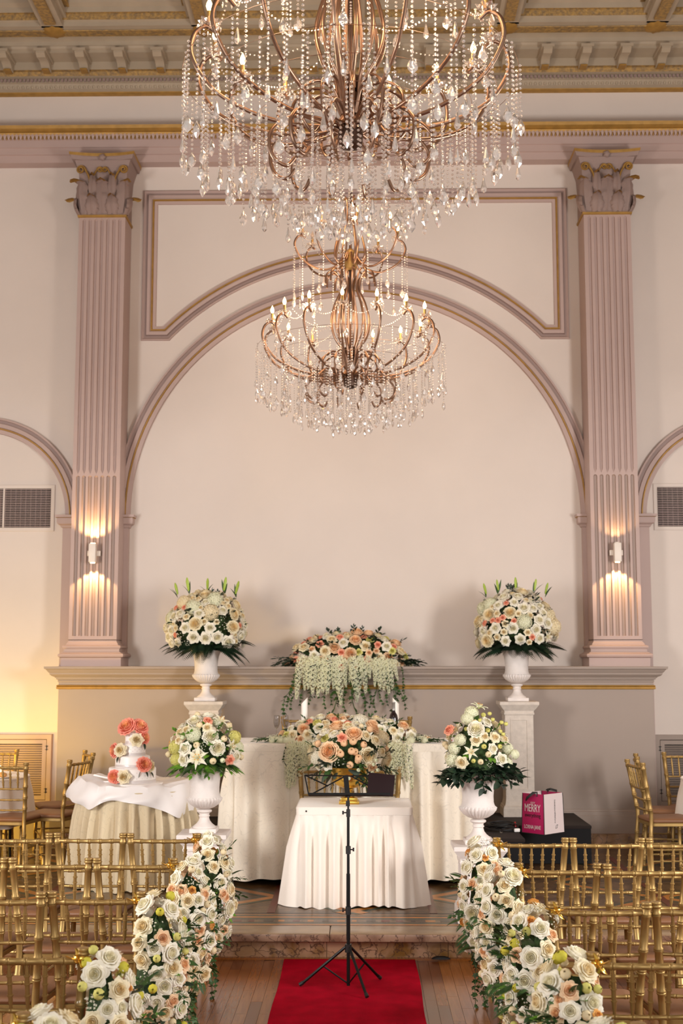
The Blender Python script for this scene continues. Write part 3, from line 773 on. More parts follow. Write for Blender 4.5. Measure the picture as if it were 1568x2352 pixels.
def sprig(seed=7, n=9, L=1.0, lw=.5, ls=.38, droop=.2):
    rn = random.Random(seed); mb = MB(); lf = leaf_shape(1, lw, .1, .2, 4); pts = []
    for i in range(n+1):
        t = i/n; pts.append((L*t*.8, .05*sin(t*5), .12*L*t-droop*L*t*t))
    mb.tube(pts, .012, 4)
    for i in range(1, n+1):
        s = 1 if i % 2 else -1
        mb.add(lf, T(*pts[i]) @ R('Z', s*rn.uniform(35, 65) if i < n else 0) @ R('Y', rn.uniform(-25, 25)) @ R('X', rn.uniform(-30, 30)) @ S(ls*rn.uniform(.8, 1.1)*(1-.25*i/n)))
    return mb
def ivy(seed=8, L=1.0, n=12):
    rn = random.Random(seed); mb = MB(); pts = []
    for i in range(n+1):
        t = i/n; pts.append((.06*sin(t*7+seed), .05*cos(t*5+seed), -L*t))
    mb.tube(pts, .006, 4)
    lf = MB(); c = lf.vert((0, 0, 0)); ring = [(1, 0), (.55, .28), (.5, .75), (.1, .38), (-.25, .55), (-.15, 0), (-.25, -.55), (.1, -.38), (.5, -.75), (.55, -.28)]
    ids = [lf.vert((a, b, -.1*abs(b)-.1*a*a)) for a, b in ring]
    for k in range(len(ids)): lf.face((c, ids[k], ids[(k+1) % len(ids)]))
    for i in range(1, n+1):
        for q in range(2):
            mb.add(lf, T(*pts[i]) @ R('Z', rn.uniform(0, 360)) @ R('Y', rn.uniform(20, 80)) @ T(.03, 0, 0) @ S(.075*rn.uniform(.6, 1.1)))
    return mb
def gyp(seed=9):
    rn = random.Random(seed); mb = MB()
    for i in range(16):
        d = Vector((rn.uniform(-1, 1), rn.uniform(-1, 1), rn.uniform(.3, 1.2))).normalized()*rn.uniform(.6, 1)
        mb.tube([(0, 0, 0), d*.95], .008, 3, 1); floret_on(mb, d, d, .12, i)
    return mb
F = {}
for k, fn in dict(rose=rose, rose_b=lambda: rose(11), rose_c=lambda: rose(23), peony=peony, peony_b=lambda: peony(31), bud=bud, hydr=hydrangea).items():
    F[k] = fn().mesh(k, P_WHITE, True, 80, attr=True)
F['lily'] = lily().mesh('lily', [P_WHITE, P_GRW, M_POLLEN], True, 80, attr=True)
F['wis'] = wisteria().mesh('wisteria', [P_GRW, M_GREEN], False, attr=True)
F['wis_b'] = wisteria(16, .8).mesh('wisteria', [P_GRW, M_GREEN], False, attr=True)
F['gyp'] = gyp().mesh('gypsophila', [P_WHITE, M_GREEN], False, attr=True)
F['leaf'] = leaf_shape().mesh('leaf', M_GREEN, True)
F['round'] = leaf_shape(1, .85, .06, .15).mesh('round_leaf', M_EUC, True)
F['blade'] = leaf_shape(1, .16, .1, .3).mesh('blade_leaf', M_GREEN, True)
F['fern'] = fern().mesh('fern_frond', M_GREEN, True)
F['sprig'] = sprig().mesh('leaf_sprig', M_GREEN, True)
F['sprig_b'] = sprig(17, 11, 1, .62, .34, .3).mesh('leaf_sprig', M_GREEN, True)
F['ivy'] = ivy().mesh('ivy_strand', M_GREEN, True); F['ivy_b'] = ivy(18).mesh('ivy_strand', M_GREEN, True)
mbp = MB(); mbp.lathe([(0.002, 0), (.07, .08), (.11, .4), (.12, .75), (.06, 1.0), (0.002, 1.08)], 8, mod=lambda r, z, a: r*(1+.12*cos(3*a)))
F['pod'] = mbp.mesh('lily_bud', M_LIME, True)
NAMES = dict(rose='rose', rose_b='rose', rose_c='rose', peony='peony', peony_b='peony', bud='rose_bud', hydr='hydrangea', lily='lily', wis='wisteria', wis_b='wisteria', gyp='baby_breath', leaf='leaf', round='leaf', blade='leaf', fern='fern_frond', sprig='leaf_sprig', sprig_b='leaf_sprig', ivy='ivy_strand', ivy_b='ivy_strand', pod='lily_bud')
CLAB = {P_WHITE.name: 'white', P_CREAM.name: 'cream', P_PEACH.name: 'peach', P_CORAL.name: 'coral', P_HOT.name: 'deep coral', P_YELL.name: 'pale yellow', P_LEMON.name: 'lemon yellow', P_APRI.name: 'apricot', P_GRW.name: 'greenish white'}
def fl(root, kind, pos, nrm, size, m=None, spin=None):
    o = obj(NAMES[kind], F[kind], root, orient(pos, nrm, size, random.random()*6.28 if spin is None else spin), m)
    if m is not None and m.name in CLAB and kind not in ('wis', 'wis_b', 'gyp'):
        o['label'] = CLAB[m.name]+' '+NAMES[kind].replace('_', ' ')
    return o
def leafat(root, kind, pos, direc, size, m=None, roll=0.0):
    """leaf meshes run along +X with +Z up"""
    d = Vector(direc).normalized(); up = Vector((0, 0, 1))
    if abs(d.z) > .95: up = Vector((0, -1, 0))
    y = up.cross(d).normalized(); z = d.cross(y)
    mx = Matrix(((d.x, y.x, z.x, pos[0]), (d.y, y.y, z.y, pos[1]), (d.z, y.z, z.z, pos[2]), (0, 0, 0, 1))) @ Matrix.Rotation(roll, 4, 'X') @ S(size)
    return obj(NAMES[kind], F[kind], root, mx, m)
def core(root, c, r, seed=1):
    rn = random.Random(seed); mb = MB(); n, k = 20, 10; rr = []
    for i in range(k+1):
        e = -pi/2+pi*i/k; ring = []
        for j in range(n):
            a = 2*pi*j/n; q = 1+.12*sin(5*a+i)+rn.uniform(-.08, .08)
            ring.append((c[0]+r[0]*q*cos(e)*cos(a), c[1]+r[1]*q*cos(e)*sin(a), c[2]+r[2]*q*sin(e)))
        rr.append(ring)
    mb.rings(rr, 0, True); mb.build('flower_foam', M_CORE, root, True, 60)
def scatter(root, c, r, spec, seed, cond=None, tight=.78, tries=60, push=.0):
    """place blooms on an ellipsoid; spec = [(kind, mat, size_lo, size_hi, count)]"""
    rn = random.Random(seed); placed = []
    items = []
    for (k, m, lo, hi, n) in spec: items += [(k, m, rn.uniform(lo, hi)) for _ in range(n)]
    items.sort(key=lambda q: -q[2])
    for (k, m, s) in items:
        for _ in range(tries):
            z = rn.uniform(-1, 1); a = rn.uniform(0, 2*pi); q = sqrt(1-z*z); d = Vector((q*cos(a), q*sin(a), z))
            if cond and not cond(d): continue
            p = Vector((c[0]+r[0]*d.x, c[1]+r[1]*d.y, c[2]+r[2]*d.z))
            if all((p-pp).length > tight*(s+ss) for pp, ss in placed):
                n = Vector((d.x/r[0], d.y/r[1], d.z/r[2])).normalized()
                n = (n+Vector((rn.uniform(-.25, .25), rn.uniform(-.25, .25)-.15, rn.uniform(-.2, .3)))).normalized()
                fl(root, k, p-n*s*.25+n*rn.uniform(-.01, .02), n, s, m, rn.random()*6.28); placed.append((p, s)); break
    return placed
def leaves(root, c, r, kinds, n, seed, cond=None, outf=.7):
    rn = random.Random(seed)
    for i in range(n):
        for _ in range(40):
            z = rn.uniform(-1, 1); a = rn.uniform(0, 2*pi); q = sqrt(1-z*z); d = Vector((q*cos(a), q*sin(a), z))
            if cond is None or cond(d): break
        p = (c[0]+r[0]*d.x*outf, c[1]+r[1]*d.y*outf, c[2]+r[2]*d.z*outf)
        k, m, s = rn.choice(kinds)
        leafat(root, k, p, d+Vector((rn.uniform(-.3, .3), rn.uniform(-.3, .3), rn.uniform(-.2, .4))), s*rn.uniform(.75, 1.2), m, rn.uniform(-.6, .6))

# ================================================================== URNS AND PEDESTALS
def urn_bms():
    bowl = MB()
    bowl.lathe([(.012, .165), (.045, .168), (.07, .178), (.102, .20), (.122, .226), (.127, .243), (.119, .252)], 180, mod=lambda r, z, a: r*(1+.075*abs(sin(15*a))-.03) if .17 < z < .25 and r > .05 else r)
    cup = MB(); cup.lathe([(.119, .252), (.114, .262), (.109, .28), (.108, .32), (.112, .37), (.120, .42), (.133, .455), (.144, .462), (.147, .470), (.144, .476), (.134, .474), (.122, .455), (.108, .43), (.001, .42)], 48)
    foot = MB(); foot.lathe([(.085, .03), (.084, .036), (.078, .045), (.058, .06), (.042, .08), (.036, .10), (.035, .108), (.041, .112), (.041, .118), (.036, .122), (.037, .135), (.052, .143), (.056, .15), (.052, .158), (.03, .165), (.012, .168)], 40)
    sq = MB(); sq.bevbox(-.098, -.098, 0, .098, .098, .032, .004)
    return bowl.mesh('bowl', M_WHITE, True, 60), cup.mesh('cup', M_WHITE, True, 40), foot.mesh('foot', M_WHITE, True, 40), sq.mesh('plinth', M_WHITE, True, 40)
UM = urn_bms()
def urn(loc, label, group, sc=1.0):
    r = empty('urn', loc, label, 'urn', group)
    for n, me in zip(('bowl', 'cup', 'foot', 'plinth'), UM): obj(n, me, r, S(sc))
    return r
def pedestal(loc, h, w, label, group, m):
    r = empty('pedestal', loc, label, 'pedestal', group)
    s = w/2; sq = [(-s, -s), (-s, s), (s, s), (s, -s)][::-1]
    sqr = [(-s, -s), (s, -s), (s, s), (-s, s)]
    mb = sweep(sqr, [(-.001-s+.001, 0), (.028, 0), (.028, .075), (.022, .085), (.022, .095), (.012, .10), (.004, .13), (0, .16)], XY, closed=True); mb.build('base', m, r, True, 30)
    mb = sweep(sqr, [(0, .15), (0, h-.10)], XY, closed=True)
    sh = mb.build('shaft', m, r, False)
    for a in range(4):
        p0, p1, q0, q1 = -s*.62, s*.62, .24 if h > .8 else .16, h-.16 if h > .8 else h-.13
        mb = sweep([(p0, q0), (p0, q1), (p1, q1), (p1, q0)], [(0, 0), (0, .005), (.012, .006), (.015, -.004), (.02, -.004)], lambda x, z, hh: (x, -s-hh, z), closed=True)
        mb.build('panel_moulding', m, sh, True, 30, mx=R('Z', 90*a))
    mb = sweep(sqr, [(0, h-.125), (.008, h-.12), (.010, h-.105), (.004, h-.10), (.006, h-.085), (.028, h-.06), (.034, h-.05), (.038, h-.045), (.05, h-.028), (.05, h-.004), (.046, h), (-s, h)], XY, closed=True)
    mb.build('cap', m, r, True, 30)
    return r
pedestal((-1.407, 12.04, .502), 1.05, .262, 'tall stone pedestal on the dark riser left of the head table', 'tall stone pedestals', M_STONE)
pedestal((1.53, 12.04, .502), 1.05, .262, 'tall stone pedestal on the dark riser behind the pink bag', 'tall stone pedestals', M_STONE)
pedestal((-1.09, 9.48, .172), .505, .26, 'short white pedestal beside the cake table', 'short white pedestals', M_WHITE)
pedestal((.872, 8.92, .172), .505, .26, 'short white pedestal at the right step edge', 'short white pedestals', M_WHITE)
urn((-1.407, 12.04, 1.553), 'white urn on the tall left pedestal', 'white urns')
urn((1.53, 12.04, 1.553), 'white urn on the tall right pedestal', 'white urns')
urn((-1.09, 9.48, .679), 'white urn on the short pedestal by the cake table', 'white urns')
urn((.872, 8.92, .679), 'white urn on the short pedestal at the right step edge', 'white urns')

front = lambda d: d.y < .45
def tall_arr(x, y, z, label, seed, warm):
    r = empty('flower_arrangement', (x, y, z), label, 'flowers', 'urn flower arrangements')
    core(r, (0, 0, .2), (.24, .22, .22), seed)
    up = lambda d: d.z > -.35 and d.y < .6
    scatter(r, (0, 0, .19), (.36, .31, .36), [('hydr', P_CREAM, .075, .085, 3), ('hydr', P_GRW, .07, .08, 3), ('peony', P_CREAM, .06, .075, 8), ('rose', P_WHITE, .056, .070, 24), ('rose_b', P_WHITE, .048, .06, 16), ('rose_c', P_CREAM, .03, .04, 22), ('rose', P_CREAM, .028, .036, 16), ('lily', P_WHITE, .06, .065, 2), ('rose_b', P_CORAL, .03, .036, 9), ('gyp', P_WHITE, .05, .06, 8)], seed, up, .72)
    leaves(r, (0, 0, .2), (.34, .3, .34), [('sprig', M_GREEND, .16), ('leaf', M_GREEND, .09), ('leaf', M_GREEN, .08)], 46, seed+1, up, .75)
    rn = random.Random(seed+2)
    for i in range(46):
        a = -pi+pi*2*i/46+rn.uniform(-.1, .1); d = Vector((cos(a), sin(a)*.8, rn.uniform(-.35, .15)))
        leafat(r, 'fern', (.1*cos(a), .08*sin(a), .05+rn.uniform(-.02, .06)), d, rn.uniform(.28, .40)*(1 if sin(a) < .3 else .7), M_GREEND, rn.uniform(-.4, .4))
    for i in range(5):
        a = -2.6+i*.52+rn.uniform(-.15, .15); px, pz = .30*sin(-1.2+i*.6), .50+.07*cos(-1.2+i*.6)
        fl(r, 'pod', (px, rn.uniform(-.12, .05), pz), (px*.9, 0, 1), rn.uniform(.10, .13), M_LIME)
        for q in range(2): leafat(r, 'blade', (px, 0, pz-.03), (px+rn.uniform(-.5, .5), -.2, rn.uniform(.5, 1.2)), rn.uniform(.1, .15), M_GREEN)
    if seed > 50:
        for i in range(6): leafat(r, 'sprig', (rn.uniform(-.08, .02), 0, .5), (rn.uniform(-.5, .5), rn.uniform(-.3, .3), 1), .14, M_EUC)
    return r
tall_arr(-1.407, 12.04, 2.03, 'white and cream flower dome with lily buds in the tall left urn', 41, 0)
tall_arr(1.53, 12.04, 2.03, 'white, yellow and coral flower dome in the tall right urn', 61, 1)

r = empty('flower_arrangement', (-1.09, 9.48, 1.155), 'bushy white lily and rose arrangement in the urn by the cake', 'flowers', 'urn flower arrangements')
core(r, (0, 0, .1), (.17, .15, .16), 3)
c_up = lambda d: d.z > -.15 and d.y < .6
scatter(r, (0, 0, .09), (.24, .2, .27), [('peony', P_WHITE, .055, .065, 5), ('rose', P_WHITE, .05, .058, 9), ('hydr', P_YELL, .05, .06, 4), ('hydr', P_GRW, .05, .06, 4), ('bud', P_CREAM, .034, .042, 16), ('bud', P_GRW, .03, .038, 10), ('lily', P_WHITE, .06, .07, 3), ('rose_b', P_CORAL, .04, .045, 3), ('gyp', P_WHITE, .04, .05, 8), ('rose_c', P_CREAM, .035, .045, 8)], 5, c_up, .68)
fl(r, 'lily', (-.03, -.2, .07), (0, -1, .25), .085, P_WHITE)
leaves(r, (0, 0, .1), (.22, .2, .24), [('leaf', M_GREENB, .08), ('sprig', M_GREENB, .13), ('leaf', M_GREEN, .08)], 34, 6, c_up, .8)
rn = random.Random(8)
for i in range(22):
    a = pi+pi*1.15*(i/21)-.25; d = Vector((cos(a), sin(a)*.7, rn.uniform(-.3, .05)))
    leafat(r, 'fern', (.09*cos(a), .08*sin(a), .03), d, rn.uniform(.17, .25), rn.choice([M_GREEN, M_GREENB]), rn.uniform(-.3, .3))
for i in range(8):
    a = pi+pi*(i/7); leafat(r, 'sprig', (.08*cos(a), .08*sin(a), .03), (cos(a), sin(a)*.7, -.35), .2, M_GREENB)

r = empty('flower_arrangement', (.872, 8.92, 1.155), 'tall pointed white flower arrangement with dark laurel leaves in the front right urn', 'flowers', 'urn flower arrangements')
core(r, (0, 0, .12), (.14, .13, .22), 4)
scatter(r, (0, 0, .08), (.21, .17, .30), [('peony', P_CREAM, .055, .06, 3), ('rose', P_WHITE, .045, .055, 8), ('hydr', P_GRW, .04, .05, 6), ('bud', P_YELL, .024, .03, 12), ('bud', P_CREAM, .03, .036, 8), ('lily', P_WHITE, .055, .065, 3), ('gyp', P_WHITE, .04, .05, 6), ('rose_c', P_CREAM, .04, .05, 6)], 15, lambda d: d.z > -.05 and d.y < .6, .7)
fl(r, 'rose', (-.19, -.06, .29), (-.6, -.6, .5), .045, P_CORAL)
fl(r, 'peony', (-.02, -.14, .30), (0, -.9, .5), .065, P_WHITE); fl(r, 'hydr', (-.04, -.02, .41), (0, -.3, 1), .05, P_GRW); fl(r, 'hydr', (-.07, -.05, .37), (-.4, -.6, .6), .045, P_GRW)
fl(r, 'lily', (.01, -.03, .44), (.3, -.3, 1), .06, P_GRW); fl(r, 'hydr', (.25, -.05, .13), (.8, -.4, .3), .035, P_GRW)
for (px, pz) in ((.08, .40), (.1, .36), (.16, .34), (.19, .33), (.15, .28), (.17, .26)): fl(r, 'bud', (px, -.08, pz), (px, -.6, .8), .024, P_YELL)
leaves(r, (0, 0, .14), (.17, .15, .25), [('leaf', M_GREENB, .09), ('leaf', M_GREEN, .08)], 22, 16, lambda d: d.y < .5 and d.z > -.3, .9)
rn = random.Random(9)
for i in range(30):
    a = pi+pi*1.1*(i/29)-.15; d = Vector((cos(a), sin(a)*.75, rn.uniform(-.4, .12)))
    leafat(r, 'sprig_b', (.07*cos(a), .06*sin(a), .03), d, rn.uniform(.20, .31), M_GREEND, rn.uniform(-.5, .5))

# ================================================================== CHIAVARI CHAIR
def chiavari():
    r = bpy.data.objects.new('chiavari_chair', None); COL.objects.link(r); r.empty_display_size = .1
    def bamboo(p0, p1, rad, rings, n=10, top=None):
        """tube with ringed joints along p0->p1 (list of pts allowed)"""
        mb = MB(); P = [Vector(p) for p in (p0 if isinstance(p0, list) else [p0, p1])]
        segs = [(P[i+1]-P[i]).length for i in range(len(P)-1)]; Lt = sum(segs)
        def at(t):
            d = t*Lt
            for i, s in enumerate(segs):
                if d <= s+1e-9: return P[i].lerp(P[i+1], d/s)
                d -= s
            return P[-1]
        ts = [(0, 1.0), (1, 1.0)]; e = .004/Lt
        for q in rings: ts += [(q-3.2*e, 1), (q-2*e, 1.22), (q-.6*e, 1.24), (q, 1.06), (q+.6*e, 1.24), (q+2*e, 1.22), (q+3.2*e, 1)]
        k = 0
        for s in segs[:-1]: k += s; ts.append((k/Lt, 1.0))
        ts = sorted(t for t in ts if 0 <= t[0] <= 1)
        mb.tube([at(t) for t, _ in ts], [rad(t)*f if callable(rad) else rad*f for t, f in ts], n)
        return mb
    for s in (-1, 1):
        pts = [(s*.187, -.035, 0), (s*.164, 0, .44), (s*.166, 0, .50), (s*.195, -.07, .905)]
        mb = bamboo(pts, None, lambda t: .0150+.0035*t, [.06, .22, .36, .60, .70, .80, .965], 10)
        mb.lathe([(.0185, 0), (.024, .004), (.025, .010), (.021, .014), (.024, .02), (.022, .026), (.001, .028)], 12, c=(s*.195, -.07, .898))
        mb.build('back_post', M_GOLD, r, True, 55)
        mb = bamboo((s*.198, .375, 0), (s*.185, .365, .43), .0155, [.08, .45, .8], 10); mb.build('leg', M_GOLD, r, True, 55)
    def rail(z, y, hw_, nring, rad, bow):
        pts = [(-hw_+2*hw_*i/12, y-bow*(1-(-1+2*i/12)**2), z) for i in range(13)]
        mb = bamboo(pts, None, rad, [ (k+1)/(nring+1) for k in range(nring)], 8); mb.build('rail', M_GOLD, r, True, 55)
    def lean(z): return -.07*(z-.5)/.405
    def hwz(z): return .166+.029*(z-.5)/.405
    rail(.88, lean(.88), hwz(.88), 5, .0115, .022)
    for z in (.705, .615, .53): rail(z, lean(z), hwz(z), 5, .0080, .018)
    sp = MB()
    L = .168
    prof = []
    for t, rr in ((0, .0045), (.2, .0085), (.30, .0085), (.305, .0115), (.32, .0120), (.335, .0115), (.34, .0085), (.55, .0085), (.555, .0115), (.57, .012), (.585, .0115), (.59, .0085), (.72, .0085), (.725, .0115), (.74, .012), (.755, .0115), (.76, .008), (1, .005)): prof.append((rr, t*L))
    sp.lathe(prof, 8); spm = sp.mesh('spindle', M_GOLD, True, 55)
    for k in range(5):
        u = (k+1)/6*2-1; x0 = u*hwz(.707); x1 = u*hwz(.878); y0 = lean(.707)-.018*(1-u*u); y1 = lean(.878)-.022*(1-u*u)
        d = Vector((x1-x0, y1-y0, .171)); obj('spindle', spm, r, T(x0, y0, .707) @ d.to_track_quat('Z', 'Y').to_matrix().to_4x4())
    # seat frame & cushion
    def seatshape(z0_, z1_, ex, rnd, dome, mt, name):
        mb = MB(); rr = []
        outline = []
        cor = [(-.165-ex, -.01-ex*.3), (.165+ex, -.01-ex*.3), (.20+ex, .39+ex), (-.20-ex, .39+ex)]
        for i in range(4):
            p = Vector(cor[i]); a = Vector(cor[i-1]); b = Vector(cor[(i+1) % 4]); d0 = (a-p).normalized()*.045; d1 = (b-p).normalized()*.045
            for t in (0, .33, .66, 1): outline.append((1-t)**2*(p+d0)+2*t*(1-t)*p+t*t*(p+d1))
        c = Vector((0, .19))
        for (f, z) in ([(.96, z0_), (1, z0_+rnd), (1, z1_-rnd), (.97, z1_)]+([(.8, z1_+dome*.6), (.5, z1_+dome*.9), (.15, z1_+dome)] if dome else [])):
            rr.append([((c+(q-c)*f).x, (c+(q-c)*f).y, z) for q in outline])
        mb.rings(rr, 0, True); return mb.build(name, mt, r, True, 50)
    seatshape(.405, .435, 0, .004, 0, M_GOLD, 'seat')
    seatshape(.436, .462, .006, .012, .014, M_CUSH, 'cushion')
    st = [((-.19, -.02, .2), (-.196, .37, .2)), ((.19, -.02, .2), (.196, .37, .2)), ((-.184, -.03, .13), (-.197, .37, .13)), ((.184, -.03, .13), (.197, .37, .13)), ((-.19, .372, .17), (.19, .372, .17)), ((-.17, -.02, .22), (.17, -.02, .22))]
    st = [((-.176, -.02, .22), (-.192, .37, .22)), ((.176, -.02, .22), (.192, .37, .22)), ((-.181, -.028, .13), (-.196, .372, .13)), ((.181, -.028, .13), (.196, .372, .13)), ((-.193, .371, .2), (.193, .371, .2)), ((-.174, -.018, .24), (.174, -.018, .24))]
    for a, b in st: bamboo(a, b, .0075, [.25, .5, .75], 6).build('stretcher', M_GOLD, r, True, 55)
    return r
CH0 = chiavari(); _used = [False]
bpy.context.view_layer.update()
def chair(x, y, z, rz, label, group):
    o = CH0 if not _used[0] else copy_tree(CH0)
    _used[0] = True
    o.location = (x, y, z); o.rotation_euler = (0, 0, rz); tag(o, label, 'chair', group); return o
ordn = ['front', 'second', 'third', 'fourth', 'nearest']
GL = 'gold chairs left of the aisle'; GR = 'gold chairs right of the aisle'
rowsL = [7.53, 6.60, 5.64, 4.56, 3.74]; rowsR = [7.38, 6.46, 5.45, 4.52, 3.66]
nmL = [4, 3, 2, 2, 1]; nmR = [4, 3, 2, 2, 1]
rn = random.Random(12)
posn = ['aisle seat', 'second seat from the aisle', 'third seat from the aisle', 'fourth seat from the aisle']
rowt = ['row nearest the step', 'second row back from the step', 'third row back from the step', 'fourth row back from the step', 'fifth row back from the step']
for i, (yl, yr) in enumerate(zip(rowsL, rowsR)):
    for k in range(nmL[i]):
        chair(-1.085-.432*k-.01*(i == 3), yl+.07+rn.uniform(-.01, .01), 0, rn.uniform(-.02, .02), 'gold bamboo-style chair, left block, %s, %s' % (rowt[i], posn[k]), GL)
    for k in range(nmR[i]):
        chair(1.035+.432*k+(.0, .015, .03, .03, 0)[i], yr+.07+rn.uniform(-.01, .01), 0, rn.uniform(-.02, .02), 'gold bamboo-style chair, right block, %s, %s' % (rowt[i], posn[k]), GR)
# chairs at the tables on the platform
ZS = .172
chair(-.45, 11.55, .502, pi, 'gold chair behind the head table, left one', 'chairs behind the head table')
chair(.31, 11.55, .502, pi, 'gold chair behind the head table, right one behind the wine bottle', 'chairs behind the head table')
chair(-.225, 10.10, ZS, pi, 'gold chair tucked behind the small signing table, left one', 'chairs at the signing table')
chair(.17, 10.10, ZS, pi, 'gold chair tucked behind the small signing table, right one', 'chairs at the signing table')
GD = 'gold chairs around the side dining tables'
chair(-2.88, 10.62, ZS, -.12, 'gold chair at left dining table, back towards the aisle seats', GD)
chair(-3.39, 12.02, ZS, pi+.1, 'gold chair at left dining table, against the louvre door', GD)
chair(-2.52, 11.80, ZS, pi/2+.4, 'gold chair seen edge-on at left table, farther of two', GD)
chair(-2.42, 11.02, ZS, pi/2-.25, 'gold chair seen edge-on at left table, nearer of two', GD)
chair(2.42, 10.78, ZS, -pi/2+.12, 'gold chair seen edge-on at right table, nearer of two', GD)
chair(2.58, 11.45, ZS, -pi/2-.18, 'gold chair seen edge-on at right table, farther of two', GD)
chair(3.03, 11.75, ZS, pi-.1, 'gold chair at right dining table, before the grey louvre door', GD)

# ================================================================== AISLE BOUQUETS
def bouquet(x, y, side, i, first=None):
    lab = 'rose bouquet tied to the %s aisle chair in the %s' % (side, rowt[i].replace(' from the step', ''))
    r = empty('aisle_bouquet', (x, y, .58), lab, 'flowers', 'bouquets tied to the aisle chairs')
    s = 1 if side == 'left' else -1      # aisle direction
    sd = 100+i*7+(0 if s > 0 else 50)
    core(r, (0, 0, 0), (.075, .085, .24), sd)
    cnd = lambda d: d.y < .7 and d.x*s > -.55
    near = i >= 2
    spec = [('peony', P_WHITE, .05, .058, 3), ('rose', P_WHITE, .044, .052, 15), ('rose_b', P_CREAM, .04, .05, 13), ('rose_c', P_PEACH, .030, .038, 15), ('bud', P_CREAM, .026, .032, 8), ('bud', P_YELL if near else P_CREAM, .026, .034, 16 if near else 5), ('bud', P_LEMON, .028, .036, 8 if near else 0), ('rose', P_APRI, .024, .03, 6), ('gyp', P_WHITE, .035, .045, 12), ('rose_c', P_WHITE, .032, .04, 10)]
    scatter(r, (0.0, 0, 0), (.125, .14, .33), spec, sd, cnd, .62)
    leaves(r, (0, 0, 0), (.125, .13, .32), [('leaf', M_GREEN, .06), ('leaf', M_GREENB, .055), ('sprig', M_GREEN, .11), ('fern', M_GREEN, .12), ('leaf', M_GREEND, .065)], 62, sd+1, lambda d: cnd(d) and d.z < .7, .92)
    rn = random.Random(sd)
    for q in range(4):
        fl(r, rn.choice(['ivy', 'ivy_b']), (s*rn.uniform(-.03, .07), rn.uniform(-.07, .05), -.2), (0, 0, 1), rn.uniform(.22, .40), M_GREEN)
    # hanging pearl chain
    mb = MB()
    for k in range(12):
        mb.lathe([(0.0005, -.004), (.004, -.001), (.004, .002), (.0005, .004)], 5, c=(-s*.02+.01*k*-s*.5, -.03, -.3-.012*sin(k/11*pi)*4))
    mb.build('bead_chain', M_PEARL, r, True)
    # gold ribbon knot at the post finial
    mb = MB(); px, pz = -s*.085, .33
    mb.lathe([(.0225, 0), (.0265, .004), (.0265, .020), (.0225, .024)], 14, c=(px, .0, pz-.034))
    for a in (-50, 20, 100, 160):
        for w in (0,):
            c_, sn = cos(radians(a)), sin(radians(a))
            mb.tube([(px+.0*c_, -.03, pz-.02), (px+.022*c_, -.045, pz-.02+.022*sn), (px+.042*c_, -.035, pz-.02+.036*sn), (px+.03*c_, -.03, pz-.02+.015*sn)], [.003, .008, .009, .003], 6, flat=.35)
    mb.build('ribbon_bow', M_GOLDH, r, True, 60)
for i in range(5):
    bouquet(-1.085+.195+.075-.01*(i == 3), rowsL[i], 'left', i)
    bouquet(1.035-.195-.075+(.0, .015, .03, .03, 0)[i], rowsR[i], 'right', i)

